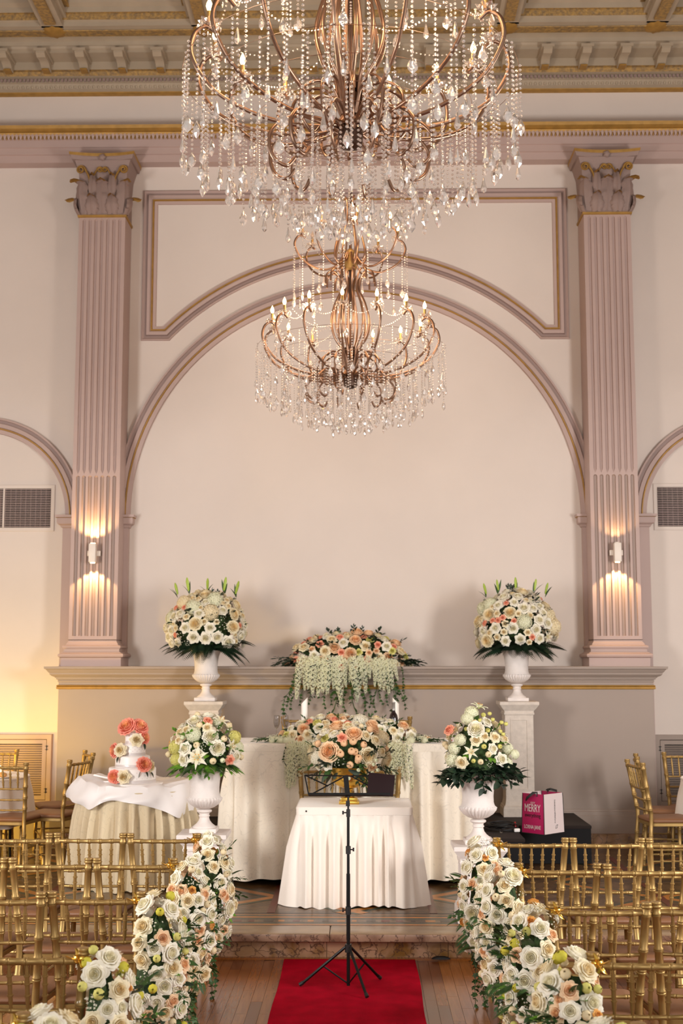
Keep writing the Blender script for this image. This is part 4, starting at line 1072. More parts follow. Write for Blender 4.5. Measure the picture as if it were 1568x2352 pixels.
# ================================================================== TABLES AND CLOTHS
def rrect(x0, y0, x1, y1, r, step=.008):
    pts = []
    def line(a, b):
        n = max(1, int((Vector(b)-Vector(a)).length/step))
        for i in range(n): pts.append(Vector(a).lerp(Vector(b), i/n))
    def arc(cx, cy, a0_):
        n = max(4, int(r*pi/2/step*1.5))
        for i in range(n): a = radians(a0_+90*i/n); pts.append(Vector((cx+r*cos(a), cy+r*sin(a))))
    line((x0+r, y0), (x1-r, y0)); arc(x1-r, y0+r, -90); line((x1, y0+r), (x1, y1-r)); arc(x1-r, y1-r, 0)
    line((x1-r, y1), (x0+r, y1)); arc(x0+r, y1-r, 90); line((x0, y1-r), (x0, y0+r)); arc(x0+r, y0+r, 180)
    return pts
def skirt(root, outline, zt, zb, pitch, amp, flare, m, band=.06, seed=1, topm=None, hem=.01, cz=None):
    N = len(outline); rn = random.Random(seed)
    cum = [0]
    for i in range(N): cum.append(cum[-1]+(outline[(i+1) % N]-outline[i]).length)
    Lt = cum[-1]; npl = max(6, int(Lt/pitch))
    edges = [0]
    for k in range(npl): edges.append(edges[-1]+rn.uniform(.6, 1.4))
    edges = [e/edges[-1] for e in edges]
    ampk = [rn.uniform(.6, 1.3) for _ in range(npl)]; ph = [rn.uniform(-.3, .3) for _ in range(npl)]
    norms = []
    for i in range(N):
        d = (outline[(i+1) % N]-outline[i-1]).normalized(); norms.append(Vector((d.y, -d.x)))
    def pleat(u, t):
        k = 0
        while k < npl-1 and edges[k+1] < u: k += 1
        q = (u-edges[k])/(edges[k+1]-edges[k])
        q2 = min(1, max(0, q+ph[k]*.12*t*sin(pi*q)))
        w = abs(2*q2-1)                       # 1 at fold valleys
        prof = (.5+.5*cos(pi*w)) if t > .12 else (1 if w < .86 else .2)
        return amp*ampk[k]*(prof-.4)
    zs = [0, .001] + [band*x/(zt-zb) for x in (.9, 1.0, 1.02)] + [.14, .2, .3, .42, .55, .68, .8, .9, .96, 1.0]
    zs = sorted(set(zs)); mb = MB(); rr = []
    cx = sum(p.x for p in outline)/N; cy = sum(p.y for p in outline)/N
    for t in zs:
        row = []; z = zt-(zt-zb)*t; bt = band/(zt-zb)
        for i in range(N):
            k = 0 if t <= bt+1e-6 else min(1, (t-bt)/.35+.12)
            off = flare*max(0, t-bt)**1.1 + pleat(cum[i]/Lt, t)*k
            p = outline[i]+norms[i]*off
            row.append((p.x, p.y, z+(hem*sin(cum[i]*9+seed)*t if t > .9 else 0)))
        rr.append(row)
    mb.rings(rr, 0)
    sk = mb.build('skirt', m, root, True)
    mb = MB(); mb.rings([[(p.x+norms[i].x*.004, p.y+norms[i].y*.004, zt-band) for i, p in enumerate(outline)], [(p.x+norms[i].x*.006, p.y+norms[i].y*.006, zt-.004) for i, p in enumerate(outline)], [(p.x, p.y, zt+.001) for p in outline]], 0)
    mb.build('waistband', topm or m, root, True, 40)
    mb = MB(); mb.face([mb.vert((p.x, p.y, zt)) for p in outline]); mb.build('cloth_top', topm or m, root)
    return sk
def table(name, loc, w, d, h, label, rnd=False):
    r = empty(name, loc, label, 'table')
    mb = MB()
    if rnd: mb.lathe([(.001, h-.03), (w/2, h-.03), (w/2, h), (.001, h)], 40)
    else: mb.bevbox(-w/2, -d/2, h-.03, w/2, d/2, h, .004)
    mb.build('tabletop', WOODS[1], r, True, 40)
    for sx in (-1, 1):
        for sy in (-1, 1):
            q = .33 if rnd else .42
            mb = MB(); mb.tube([(sx*w*q, sy*d*q, 0), (sx*w*q*.97, sy*d*q*.97, h-.03)], .015, 8); mb.build('leg', M_BLACK, r, True, 40)
    return r
# signing table
table('signing_table', (.015, 9.70, ZS), .80, .58, .69, 'small table hidden under the white skirted cloth')
c = empty('tablecloth', (0, 0, 0), 'white pleated skirt cloth over the small signing table', 'tablecloth')
skirt(c, rrect(-.405, 9.38, .435, 10.02, .03), .868, .178, .105, .06, .10, M_PINKW, .055, 3)
mb = MB(); mb.lathe([(.0005, .004), (.006, .003), (.007, 0)], 8); mb.build('button', M_BLACK, c, True, mx=T(-.335, 9.374, .84) @ R('X', 90))
# head table, standing on riser
table('head_table', (-.04, 10.68, .502), 1.8, .72, .76, 'long head table hidden under the ivory skirted cloth')
c = empty('tablecloth', (0, 0, 0), 'long ivory jacquard skirt cloth over the head table', 'tablecloth')
skirt(c, rrect(-.98, 10.24, .905, 11.06, .03), 1.268, .215, .21, .11, .05, M_JAC, .06, 11, M_JAC, hem=.008)
# cake table
table('cake_table', (-1.745, 10.40, ZS), .90, .90, .735, 'round table hidden under the beige cloth', True)
c = empty('tablecloth', (0, 0, 0), 'beige gathered skirt cloth around the cake table', 'tablecloth')
outl = [Vector((-1.745+.47*cos(2*pi*i/420), 10.40+.47*sin(2*pi*i/420))) for i in range(420)]
skirt(c, outl, .912, .18, .10, .085, .075, M_JACB, .02, 5)
# white overlay, draped unevenly
ov = MB(); n = 240; rr = []
rn = random.Random(4)
def drop(a):
    # a=0 east, -pi/2 front
    return .11+.10*max(0, cos(a+.55))**2+.05*sin(2*a+1.0)+.025*sin(5*a)+.012*sin(9*a+2)
for (f, kind) in ((.0, 0), (.2, 0), (.45, 0), (.7, 0), (.85, 0), (.95, 0), (1.0, 0), (1.03, 1), (1.05, 2), (1.06, 3), (1.065, 4), (1.05, 5)):
    ring = []
    for i in range(n):
        a = 2*pi*i/n-pi; R0 = .47*f
        wr = .012*sin(7*a+3*f)+.008*sin(13*a-5*f)
        puff = .05*max(0, cos(a-pi*1.02))**3 if f > .6 else 0
        if kind == 0: z = .930+(.026*abs(sin(3*a+6*f))+.012*abs(sin(8*a-9*f))+max(0, wr))*min(1, max(0, f-.35)*2.2)*.9+puff
        else:
            z = .926+puff-(drop(a))*(kind/5.0)**.9+wr*.6; R0 += .012*sin(11*a+kind)+.02*(kind/5)*(1+sin(6*a+1))+.035*max(0, cos(a-pi*1.02))**3
        ring.append((-1.745+max(.001, R0)*cos(a), 10.40+max(.001, R0)*sin(a), z))
    rr.append(ring)
ov.rings(rr, 0); o = ov.build('table_overlay', M_SATIN, None, True)
tag(o, 'white satin overlay crumpled over the beige cake table cloth', 'tablecloth')
# dining tables at the sides
for (cx, cy, rad, zh, lab) in ((-3.46, 11.28, .58, .62, 'left'), (3.42, 11.15, .58, .62, 'right')):
    table('dining_table', (cx, cy, ZS), 1.06, 1.06, .74, 'round dining table hidden under the %s white cloth' % lab, True)
    c = empty('tablecloth', (0, 0, 0), 'white cloth on the round dining table at the %s edge' % lab, 'tablecloth', 'white dining tablecloths')
    outl = [Vector((cx+rad*cos(2*pi*i/220), cy+rad*sin(2*pi*i/220))) for i in range(220)]
    skirt(c, outl, .918, .52, .30, .035, .06, M_PINKW, .015, 7, M_PINKW)
    for k, (dx, dy) in enumerate(((.42, -.22), (.1, -.40)) if cx < 0 else ((-.44, -.18), (-.12, -.40))):
        p = empty('plate', (cx+dx, cy+dy, .919), 'white side plate %s on the %s dining table' % ('at the table edge' if k == 0 else 'farther along', lab), 'plate', 'plates on the dining tables')
        mb = MB(); mb.lathe([(.001, .003), (.05, .003), (.075, .01), (.088, .014), (.088, .017), (.07, .013), (.001, .008)], 28); mb.build('dish', M_ICING, p, True, 50)
        bo = empty('bread_roll', (cx+dx, cy+dy, .929), 'golden bread roll on the %s plate of the %s dining table' % ('edge' if k == 0 else 'farther', lab), 'bread', 'bread rolls')
        mb = MB(); mb.lathe([(.001, 0), (.03, .002), (.04, .015), (.034, .032), (.015, .042), (.001, .043)], 16, mod=lambda r, z, a: r*(1+.06*cos(2*a))); mb.build('crust', mat('bread crust %s%d' % (lab, k), (214, 158, 92), .6, noise=.2, nscale=30), bo, True)
    nk = empty('napkin', (cx+(.3 if cx < 0 else -.3), cy+.05, .919), 'folded white napkin standing on the %s dining table' % lab, 'napkin', 'napkins')
    mb = MB(); mb.rings([[(-.05, -.04, 0), (.05, -.04, 0), (.05, .04, 0), (-.05, .04, 0)], [(-.045, -.02, .05), (.045, -.03, .05), (.045, .02, .05), (-.045, .03, .05)], [(-.03, -.005, .095), (.03, -.005, .09), (.03, .005, .09), (-.03, .005, .095)]], 0, True); mb.build('fold', M_SATIN, nk, False)
    rr_ = nk

# ================================================================== RISERS
r = empty('stage_riser', (0, 0, ZS-.001), 'black carpeted riser under the head table', 'platform')
mb = MB(); mb.bevbox(-1.12, 10.46, .30, 1.385, 11.285, .33, .006); mb.build('deck', M_RISER, r, True, 40)
mb = sweep([(-1.115, 11.28), (-1.115, 10.466), (1.38, 10.466), (1.38, 11.28)], [(0, .006), (0, .30)], XY); mb.build('front_skirt', M_RISERF, r)
r = empty('stage_riser', (0, 0, ZS-.001), 'black carpeted riser against the dado wall under the tall pedestals', 'platform')
mb = MB(); mb.bevbox(-1.72, 11.29, .30, 2.07, 12.225, .33, .006); mb.build('deck', M_RISER, r, True, 40)
mb = sweep([(-1.715, 12.22), (-1.715, 11.296), (2.065, 11.296), (2.065, 12.22)], [(0, .006), (0, .30)], XY); mb.build('front_skirt', M_RISERF, r)

# ================================================================== CARPET, MUSIC STAND
mb = MB(); n = 60
L = []; 
for i in range(n+1):
    y = 1.0+(8.452-1.0)*i/n; wob = .004*sin(y*5)
    L.append([(-.432+wob, y, .001), (-.430+wob, y, .008), (-.2, y, .0095), (0, y, .009), (.2, y, .0095), (.416+wob, y, .008), (.418+wob, y, .001)])
mb.rings(L, 0, False, closed=False); mb.face([mb.vert(p) for p in L[-1]])
o = mb.build('red_carpet', M_RED, None, True, 40); tag(o, 'red carpet runner down the aisle to the step', 'carpet')
r = empty('music_stand', (-.01, 7.70, .010), 'black folding music stand on the red carpet', 'music stand')
hub = (0, 0, .235)
mb = MB(); mb.tube([(0, 0, .02), (0, 0, .30)], .010, 10); mb.tube([(0, 0, .28), (0, 0, .66)], .0115, 10); mb.tube([(0, 0, .62), (0, 0, 1.02)], .0085, 10); mb.tube([(0, 0, .98), (0, 0, 1.115)], .006, 10); mb.build('pole', M_BLACK, r, True, 40)
for z, rr_, sx in ((.235, .020, 0), (.45, .016, -1), (.80, .015, 1), (1.015, .012, -1)):
    mb = MB(); mb.tube([(0, 0, z-.025), (0, 0, z+.02)], rr_, 12)
    if sx: mb.tube([(sx*.012, 0, z), (sx*.026, 0, z)], .004, 6); mb.tube([(sx*.026, 0, z), (sx*.036, 0, z)], .011, 10)
    mb.build('collar', M_BLACKP, r, True, 40)
for fx, fy in ((-.283, .045), (.108, -.215), (.188, .215)):
    mb = MB(); e = Vector((fx, fy, .012)); s_ = Vector((fx*.06, fy*.06, .238)); mb.tube([s_, e], .0085, 8); lg = mb.build('leg', M_BLACK, r, True, 40)
    mb = MB(); mb.tube([e+(s_-e)*.06, e+Vector((fx, fy, 0))*.02+Vector((0, 0, -.001))], [.011, .012], 8); mb.build('rubber_foot', M_BLACKP, lg, True, 40)
    mb = MB(); q = s_.lerp(e, .5); mb.tube([q, (fx*.03, fy*.03, .035)], .0048, 6); mb.build('brace', M_BLACK, r, True, 40)
# desk frame: tilted back
DK = Matrix.Translation((0, -.005, 1.115)) @ R('X', -22)
dk = obj('desk', MB().mesh('desk', M_BLACK), r, DK) if False else None
mb = MB()
def bar(a, b, rad=.0042): mb.tube([a, b], rad, 6)
bl_, br_, tl, tr_ = (-.235, 0, .0), (.245, 0, .0), (-.262, 0, .125), (.25, 0, .125)
bar(bl_, br_); bar(bl_, tl); bar(tl, (-.0, 0, .12)); bar((-.0, 0, .12), tr_); bar(tr_, br_)
bar(bl_, (-.02, 0, .118)); bar(tl, (-.12, 0, .058)); bar((.02, 0, .118), (.13, 0, .055)); bar((.245, 0, 0), (.05, 0, .10))
mb.build('wire_frame', M_BLACK, r, True, 40, mx=DK)
mb = MB(); mb.box(-.235, -.03, -.004, .25, 0, .002); mb.box(-.235, -.032, -.004, .25, -.028, .008); mb.build('ledge', M_BLACK, r, mx=DK)
mb = MB(); mb.box(-.018, -.007, -.008, .012, .004, .125); mb.build('spine', M_BLACK, r, mx=DK @ R('Y', -6))
mb = MB(); mb.box(-.004, -.012, -.12, .004, .0, .0); mb.box(-.014, -.014, -.06, .010, .004, -.03); mb.build('neck', M_BLACKP, r, mx=DK @ T(0, 0, 0) @ R('X', 22))
o = empty('music_folder', (.175, 7.675, 1.128), 'black folder standing at the right end of the music stand', 'folder')
mb = MB(); mb.bevbox(-.075, -.012, .0, .083, -.004, .132, .003); mb.build('cover', M_FOLDER, o, True, 40, mx=R('X', -22) @ R('Y', 6))
mb = MB(); mb.box(-.07, -.004, .003, .079, -.001, .129); mb.build('pages', M_SATIN, o, mx=R('X', -22) @ R('Y', 6))

# ================================================================== GOLD VASE + ARRANGEMENTS
r = empty('gold_vase', (-.025, 9.62, .869), 'gold footed bowl vase on the signing table', 'vase')
mb = MB(); mb.bevbox(-.075, -.065, 0, .075, .065, .022, .003); mb.bevbox(-.062, -.055, .022, .062, .055, .045, .004); mb.build('plinth', M_GOLDH, r, True, 40)
mb = MB(); mb.lathe([(.05, .045), (.035, .06), (.022, .078), (.02, .09), (.03, .10), (.03, .108), (.02, .113)], 28); mb.build('stem', M_GOLDH, r, True, 40)
mb = MB(); mb.lathe([(.02, .112), (.06, .118), (.10, .14), (.125, .17), (.128, .195), (.14, .235), (.155, .262), (.158, .27), (.15, .27), (.12, .2), (.001, .19)], 64, mod=lambda rr, z, a: rr*(1+.03*abs(sin(12*a))) if z < .19 else rr); mb.build('bowl', M_GOLDH, r, True, 50)
r = empty('flower_arrangement', (-.025, 9.62, 1.14), 'peach rose and eucalyptus arrangement in the gold vase', 'flowers')
core(r, (0, 0, .1), (.2, .16, .16), 6)
cu = lambda d: d.z > -.45 and d.y < .4
scatter(r, (0, 0, .10), (.27, .22, .22), [('hydr', P_CREAM, .065, .075, 1), ('peony', P_CREAM, .065, .075, 3), ('hydr', P_WHITE, .06, .07, 1), ('peony', P_PEACH, .065, .072, 3), ('rose', P_CREAM, .045, .055, 6), ('bud', P_PEACH, .04, .046, 12), ('bud', P_CREAM, .028, .034, 8), ('rose_b', P_WHITE, .04, .05, 8), ('rose_b', P_CORAL, .036, .04, 2), ('gyp', P_WHITE, .04, .06, 8), ('rose_c', P_PEACH, .035, .042, 5)], 21, cu, .72)
fl(r, 'peony_b', (-.14, -.2, .12), (-.3, -1, .3), .085, P_PEACH); fl(r, 'rose', (-.05, -.2, .22), (0, -1, .5), .042, P_CORAL)
for (px, pz) in ((-.06, .1), (.02, .12), (.07, .07), (.03, .19)): fl(r, 'bud', (px, -.22, pz), (px*.6, -1, .5), .046, P_PEACH)
for (px, pz) in ((.18, .03), (.21, -.01), (.17, -.03), (.20, .06), (.0, -.07), (.07, -.01)): fl(r, 'bud', (px, -.2, pz), (px, -1, .2), .024, P_GRW)
leaves(r, (0, 0, .06), (.28, .22, .16), [('round', M_EUC, .10), ('round', M_EUC, .08), ('leaf', M_GREEN, .09), ('sprig', M_GREEND, .16), ('sprig', M_GREEN, .14)], 62, 22, lambda d: d.z < .5 and d.y < .3, .85)

r = empty('flower_arrangement', (-.04, 10.50, 1.27), 'long low rose centrepiece with trailing white blooms on the head table', 'flowers')
core(r, (0, 0, .10), (.46, .11, .07), 7)
cu = lambda d: d.z > -.05 and d.y < .6
scatter(r, (0, 0, .03), (.54, .17, .165), [('hydr', P_WHITE, .065, .07, 2), ('peony', P_WHITE, .05, .06, 4), ('peony_b', P_PEACH, .05, .056, 6), ('rose', P_WHITE, .045, .052, 14), ('rose_b', P_CREAM, .042, .05, 14), ('rose_c', P_CORAL, .034, .04, 18), ('rose', P_YELL, .04, .045, 6), ('rose_c', P_PEACH, .034, .04, 12), ('rose_b', P_WHITE, .035, .04, 12)], 24, cu, .66)
leaves(r, (0, 0, .03), (.56, .2, .13), [('leaf', M_GREEN, .07), ('sprig', M_GREEN, .13), ('leaf', M_GREEND, .08), ('leaf', M_GREENB, .05)], 60, 25, cu, .85)
rn = random.Random(26)
for s_ in (-1, 1):
    for k in range(9):
        px = s_*(.29+.19*rn.random()); fl(r, rn.choice(['wis', 'wis_b']), (px, -.315-.03*rn.random(), .0+.03*rn.random()), (s_*-.12, 0, 1), rn.uniform(.28, .38), P_GRW)
    for k in range(9):
        px = s_*(.50+.16*k/8); leafat(r, 'sprig', (px, -.06+rn.uniform(-.1, .1), .02), (s_, rn.uniform(-.5, .2), rn.uniform(-.02, .15)), .14, M_GREEN)
        fl(r, 'gyp', (px-.02*s_, -.1+rn.uniform(-.06, .06), .02), (0, -.3, 1), .055, P_GRW)
        fl(r, 'hydr', (s_*(.48+.14*rn.random()), -.12+rn.uniform(-.08, .08), .02), (0, -.4, 1), .028, P_GRW)
    for k in range(4): fl(r, 'ivy', (s_*(.36+.05*k), -.31, .0), (s_*.1, 0, 1), .26, M_GREEN)

r = empty('flower_arrangement', (-.055, 12.42, 1.878), 'rose garland with cascading white wisteria on the dado ledge', 'flowers')
core(r, (0, 0, .16), (.46, .12, .12), 8)
cu = lambda d: d.z > -.1 and d.y < .5
scatter(r, (0, 0, .02), (.58, .22, .30), [('peony_b', P_PEACH, .060, .068, 9), ('rose', P_CREAM, .054, .062, 20), ('rose_b', P_WHITE, .05, .058, 14), ('rose_c', P_CORAL, .036, .044, 28), ('rose', P_YELL, .04, .048, 8), ('rose_c', P_PEACH, .034, .042, 18)], 34, cu, .66)
leaves(r, (0, 0, .04), (.60, .22, .28), [('leaf', M_GREEND, .08), ('sprig', M_GREEND, .14), ('leaf', M_GREEN, .07)], 84, 35, cu, .88)
rn = random.Random(36)
for k in range(24):
    px = -.44+.86*k/23+rn.uniform(-.015, .015)
    fl(r, rn.choice(['wis', 'wis_b']), (px, -.22-.03*rn.random(), .06+.04*rn.random()), (-px*.35, 0, 1), rn.uniform(.24, .46), P_GRW)
for k in range(20):
    px = -.50+.98*k/19; fl(r, rn.choice(['ivy', 'ivy_b']), (px, -.20, .02), (-px*.5, 0, 1), rn.uniform(.3, .48), M_GREEN)
for px, L_ in ((-.14, .68), (.06, .66), (.38, .6), (-.52, .4)): fl(r, 'ivy', (px, -.24, .0), (-px*.3, 0, 1), L_, M_GREEN)
for s_ in (-1, 1):
    for k in range(9): leafat(r, 'sprig', (s_*(.42+.02*k), -.12+rn.uniform(-.06, .06), .03+rn.uniform(-.02, .05)), (s_, rn.uniform(-.3, .1), rn.uniform(-.25, .2)), .20, M_GREEND)

# ================================================================== TABLE ITEMS
def candle(x, y, z, flip, lab):
    r = empty('pillar_candle', (x, y, z), lab, 'candle', 'tall white candles')
    mb = MB(); n = 24; rr = []
    for (rad, zz) in ((.026, 0), (.027, .01), (.027, .30)):
        rr.append([(rad*cos(2*pi*k/n), rad*sin(2*pi*k/n), zz) for k in range(n)])
    rr.append([(.027*cos(2*pi*k/n), .027*sin(2*pi*k/n), .325+flip*.028*cos(2*pi*k/n)) for k in range(n)])
    rr.append([(.022*cos(2*pi*k/n), .022*sin(2*pi*k/n), .323+flip*.024*cos(2*pi*k/n)) for k in range(n)])
    mb.rings(rr, 0, True); mb.build('wax', M_WAX, r, True, 50)
    mb = MB(); mb.tube([(0, 0, .32), (.001, 0, .335)], .0012, 5); mb.build('wick', M_BLACK, r)
candle(-.415, 10.78, 1.269, 1, 'tall white slant-topped candle near the champagne glasses')
candle(.355, 10.78, 1.269, -1, 'tall white slant-topped candle behind the wine bottle')
def flute(x, y, lab, k):
    r = empty('wine_glass', (x, y, 1.269), lab, 'glass', 'glasses on the head table')
    mb = MB(); mb.lathe([(.001, 0), (.03, .001), (.03, .003), (.006, .006), (.0035, .02), (.0035, .085), (.012, .1), (.024, .125), (.029, .155), (.027, .19), (.024, .205), (.0232, .205), (.026, .19), (.0278, .155), (.023, .127), (.011, .103), (.001, .10)], 24); mb.build('glass_body', M_GLASS, r, True, 60)
flute(-.645, 10.72, 'stemmed glass at the left of the head table, left one', 0); flute(-.575, 10.76, 'stemmed glass at the left of the head table, right one', 1)
r = empty('wine_bottle', (.335, 10.70, 1.269), 'dark wine bottle with silver neck foil behind the roses', 'bottle')
mb = MB(); mb.lathe([(.001, 0), (.036, .002), (.037, .01), (.037, .18), (.030, .21), (.015, .235), (.0135, .25)], 28); mb.build('bottle_body', mat('dark bottle glass', (22, 10, 14), .12, coat=.5), r, True, 50)
mb = MB(); mb.lathe([(.0142, .248), (.0142, .305), (.0155, .307), (.0155, .317), (.001, .318)], 20); mb.build('neck_foil', mat('silver foil', (180, 176, 172), .3, metal=.8), r, True, 50)
r = empty('side_plate', (.80, 10.45, 1.269), 'white side plate at the right end of the head table', 'plate')
mb = MB(); mb.lathe([(.001, .003), (.05, .003), (.075, .01), (.08, .012), (.08, .015), (.07, .011), (.001, .007)], 28); mb.build('dish', M_ICING, r, True, 50)
r = empty('lipstick', (.775, 10.40, 1.285), 'small white and red tube lying on the side plate', 'lipstick')
mb = MB(); mb.tube([(-.03, 0, 0), (.015, 0, 0)], .006, 10); mb.build('tube_body', M_ICING, r, True, 40)
mb = MB(); mb.tube([(.015, 0, 0), (.028, 0, 0)], .0065, 10); mb.build('cap', mat('red cap', (160, 20, 34), .4), r, True, 40)
r = empty('bread_roll', (.60, 10.62, 1.269), 'golden bread roll behind the right end of the centrepiece', 'bread')
mb = MB(); mb.lathe([(.001, 0), (.035, .002), (.045, .015), (.036, .032), (.015, .042), (.001, .043)], 16); mb.build('crust', mat('bread crust', (206, 150, 96), .6, noise=.2, nscale=30), r, True)

# ================================================================== CAKE
CKX, CKY = -1.775, 10.30
r = empty('cake_board', (CKX+.005, CKY, .945), 'round white cake board on the satin overlay', 'cake board')
mb = MB(); mb.lathe([(.001, 0), (.235, 0), (.24, .005), (.24, .012), (.235, .016), (.001, .016)], 48); mb.build('board', M_ICING, r, True, 50)
r = empty('wedding_cake', (CKX, CKY, .962), 'four tier white wedding cake with coral peonies', 'cake')
zz = 0; TI = [(.188, .118), (.138, .092), (.101, .092), (.062, .095)]
for k, (rad, h) in enumerate(TI):
    mb = MB(); mb.lathe([(.001, zz), (rad, zz), (rad, zz+h-.012), (rad-.004, zz+h-.003), (rad-.012, zz+h), (.001, zz+h)], 56); tr_ = mb.build('cake_tier', M_ICING, r, True, 50)
    mb = MB(); mb.lathe([(rad+.0005, zz+.003), (rad+.002, zz+.005), (rad+.002, zz+.022), (rad+.0005, zz+.024)], 56); mb.build('ribbon', M_RIBBON, tr_, True)
    if k in (0, 2):
        mb = MB()
        for row in range(3 if k == 0 else 3):
            nn = 26 if k == 0 else 18
            for j in range(nn):
                a = 2*pi*(j+.5*(row % 2))/nn; z = zz+.038+row*(h-.05)/3
                mb.lathe([(.0003, -.003), (.003, 0), (.0003, .003)], 5, c=(rad*cos(a), rad*sin(a), z))
        mb.build('pearl_dots', M_PEARL, tr_, True, kind='stuff')
    zz += h
def ckf(kind, m, x, y, z, n, s): fl(r, kind, (x, y, z), n, s, m)
ckf('peony', P_HOT, -.035, -.04, .43, (-.3, -.75, .6), .084); ckf('peony_b', P_HOT, .05, -.02, .43, (.5, -.6, .6), .078); ckf('rose', P_CREAM, .01, .02, .455, (0, -.2, 1), .05)
ckf('peony', P_HOT, .085, -.03, .35, (.9, -.5, .2), .062); ckf('rose_b', P_CREAM, .045, -.085, .335, (.2, -1, .2), .06)
ckf('peony_b', P_HOT, -.125, -.05, .25, (-.9, -.6, .1), .066); ckf('rose', P_CREAM, -.075, -.10, .255, (-.3, -1, .2), .06)
ckf('peony', P_HOT, .115, -.14, .145, (.5, -1, .3), .066); ckf('rose_c', P_CREAM, .155, -.10, .13, (1, -.4, 0), .05)
ckf('peony', P_HOT, -.105, -.175, .055, (-.4, -1, .1), .062); ckf('rose_b', P_CREAM, -.03, -.195, .055, (-.05, -1, .1), .062)
for (x, y, z, d) in ((.02, -.06, .38, (.4, -.5, -.6)), (.10, -.07, .31, (.4, -.3, -1)), (-.09, -.12, .21, (-.4, -.4, -1)), (-.04, -.11, .21, (.4, -.3, -1)), (.09, -.16, .10, (-.4, -.4, -1)), (.13, -.15, .10, (.6, -.3, -.8)), (.16, -.1, .09, (.8, -.3, -.8))):
    leafat(r, 'leaf', (x, y, z), d, .055, M_GREEND)
r = empty('cake_server', (CKX-.215, CKY-.03, .962), 'white handled cake server lying left of the cake', 'utensil')
mb = MB(); mb.bevbox(-.10, -.015, .03, .03, .015, .045, .004); mb.build('handle', M_ICING, r, True, 40, mx=R('Y', 12)); mb = MB(); mb.bevbox(-.06, -.03, .0, .04, .03, .012, .003); mb.build('blade', M_ICING, r, True, 40)

# ================================================================== BAG, CABLE
M_PINK = mat('magenta bag fabric', (176, 12, 84), .45, bump=.15, bscale=12)
M_BAGW = mat('white bag fabric', (222, 206, 204), .3, bump=.3, bscale=10)
r = empty('shopping_bag', (1.585, 10.84, .503), 'magenta and white shopping bag with black handles on the riser', 'bag', rz=radians(44))
bx, by, bh = .135, .118, .325     # half sizes; local -y face = pink front? rotate so edge faces camera
def quad(p, m, name, mx=None, par=None):
    mb = MB(); [mb.vert(q) for q in p]; mb.face((0, 1, 2, 3)); return mb.build(name, m, par or r)
tx, ty = .128, .110
B = [(-bx, -by, 0), (bx, -by, 0), (bx, by, 0), (-bx, by, 0)]; Tt = [(-tx, -ty, bh), (tx, -ty, bh), (tx, ty, bh), (-tx, ty, bh)]
quad([B[3], B[0], Tt[0], Tt[3]], M_PINK, 'front_panel'); quad([B[1], B[2], Tt[2], Tt[1]], M_PINK, 'back_panel')
quad([B[0], B[1], Tt[1], Tt[0]], M_BAGW, 'side_panel'); quad([B[2], B[3], Tt[3], Tt[2]], M_BAGW, 'side_panel'); quad(B[::-1], M_BLACKP, 'bottom')
mb = MB()
for i in range(4):
    mb.tube([B[i], Tt[i]], .0032, 6); mb.tube([B[i], B[(i+1) % 4]], .0032, 6)
mb.build('piping', M_BLACKP, r, True)
for s_, dz in ((-1, -.02), (1, .0)):
    mb = MB(); x = s_*(tx+.003)
    P = [(x, -.045, bh-.02), (x*1.02, -.045, bh+.01), (x+(-.05 if s_ > 0 else -.03), -.02, bh+.025), (x+(-.05 if s_ > 0 else -.04), .02, bh+.02), (x*1.02, .045, bh+.01), (x, .045, bh-.02)]
    if s_ < 0: P = [(x, -.045, bh-.02), (x, -.045, bh+.012), (x-.02, -.02, bh+.01), (x-.045, .02, bh-.03), (x-.03, .05, bh-.055), (x-.004, .06, bh-.03)]
    mb.tube(P, .011, 6, flat=.2); mb.build('handle', M_BLACKP, r, True)
def text(body, size, m, mx, parent, name='lettering', sx=1.0):
    cu_ = bpy.data.curves.new('t', 'FONT'); cu_.body = body; cu_.size = size; cu_.align_x = 'CENTER'; cu_.align_y = 'CENTER'; cu_.extrude = .0004
    to = bpy.data.objects.new('t', cu_); COL.objects.link(to); dg = bpy.context.evaluated_depsgraph_get(); me = bpy.data.meshes.new_from_object(to.evaluated_get(dg))
    bpy.data.objects.remove(to); me.name = name; me.materials.clear(); me.materials.append(m)
    return obj(name, me, parent, mx @ S(sx, 1, 1))
# pink face is local -x: text X runs along -y
FP = Matrix(((0, 0, -1, -bx-.001), (-1, 0, 0, 0), (0, 1, 0, 0), (0, 0, 0, 1)))
tilt = R('X', 1)
text('GOT', .022, M_BAGW, FP @ T(.0, .25, -.004), r); text('MERRY', .088, M_BAGW, FP @ T(-.004, .205, -.003), r, sx=.62)
text('everything', .046, M_BLACKP, FP @ T(-.002, .148, -.002), r, sx=.85); text('LORNA JANE', .044, M_BAGW, FP @ T(-.005, .052, 0), r, sx=.68)
FS = Matrix(((1, 0, 0, 0), (0, 0, -1, -by-.001), (0, 1, 0, 0), (0, 0, 0, 1)))
text('movenourishbelieve', .024, M_BLACKP, FS @ T(.015, .18, -.003) @ R('Z', -90), r)
mb = MB()
P = [(-.014, .0), (-.006, .026), (.014, .03), (.006, .004)]
for i in range(4): mb.tube([(P[i][0], P[i][1], 0), (P[(i+1) % 4][0], P[(i+1) % 4][1], 0)], .0014, 4)
mb.build('diamond_mark', M_BLACKP, r, mx=FS @ T(.03, .04, .0))
r = empty('cable_coil', (1.25, 10.92, .504), 'coiled black cable on the riser beside the magenta bag', 'cable')
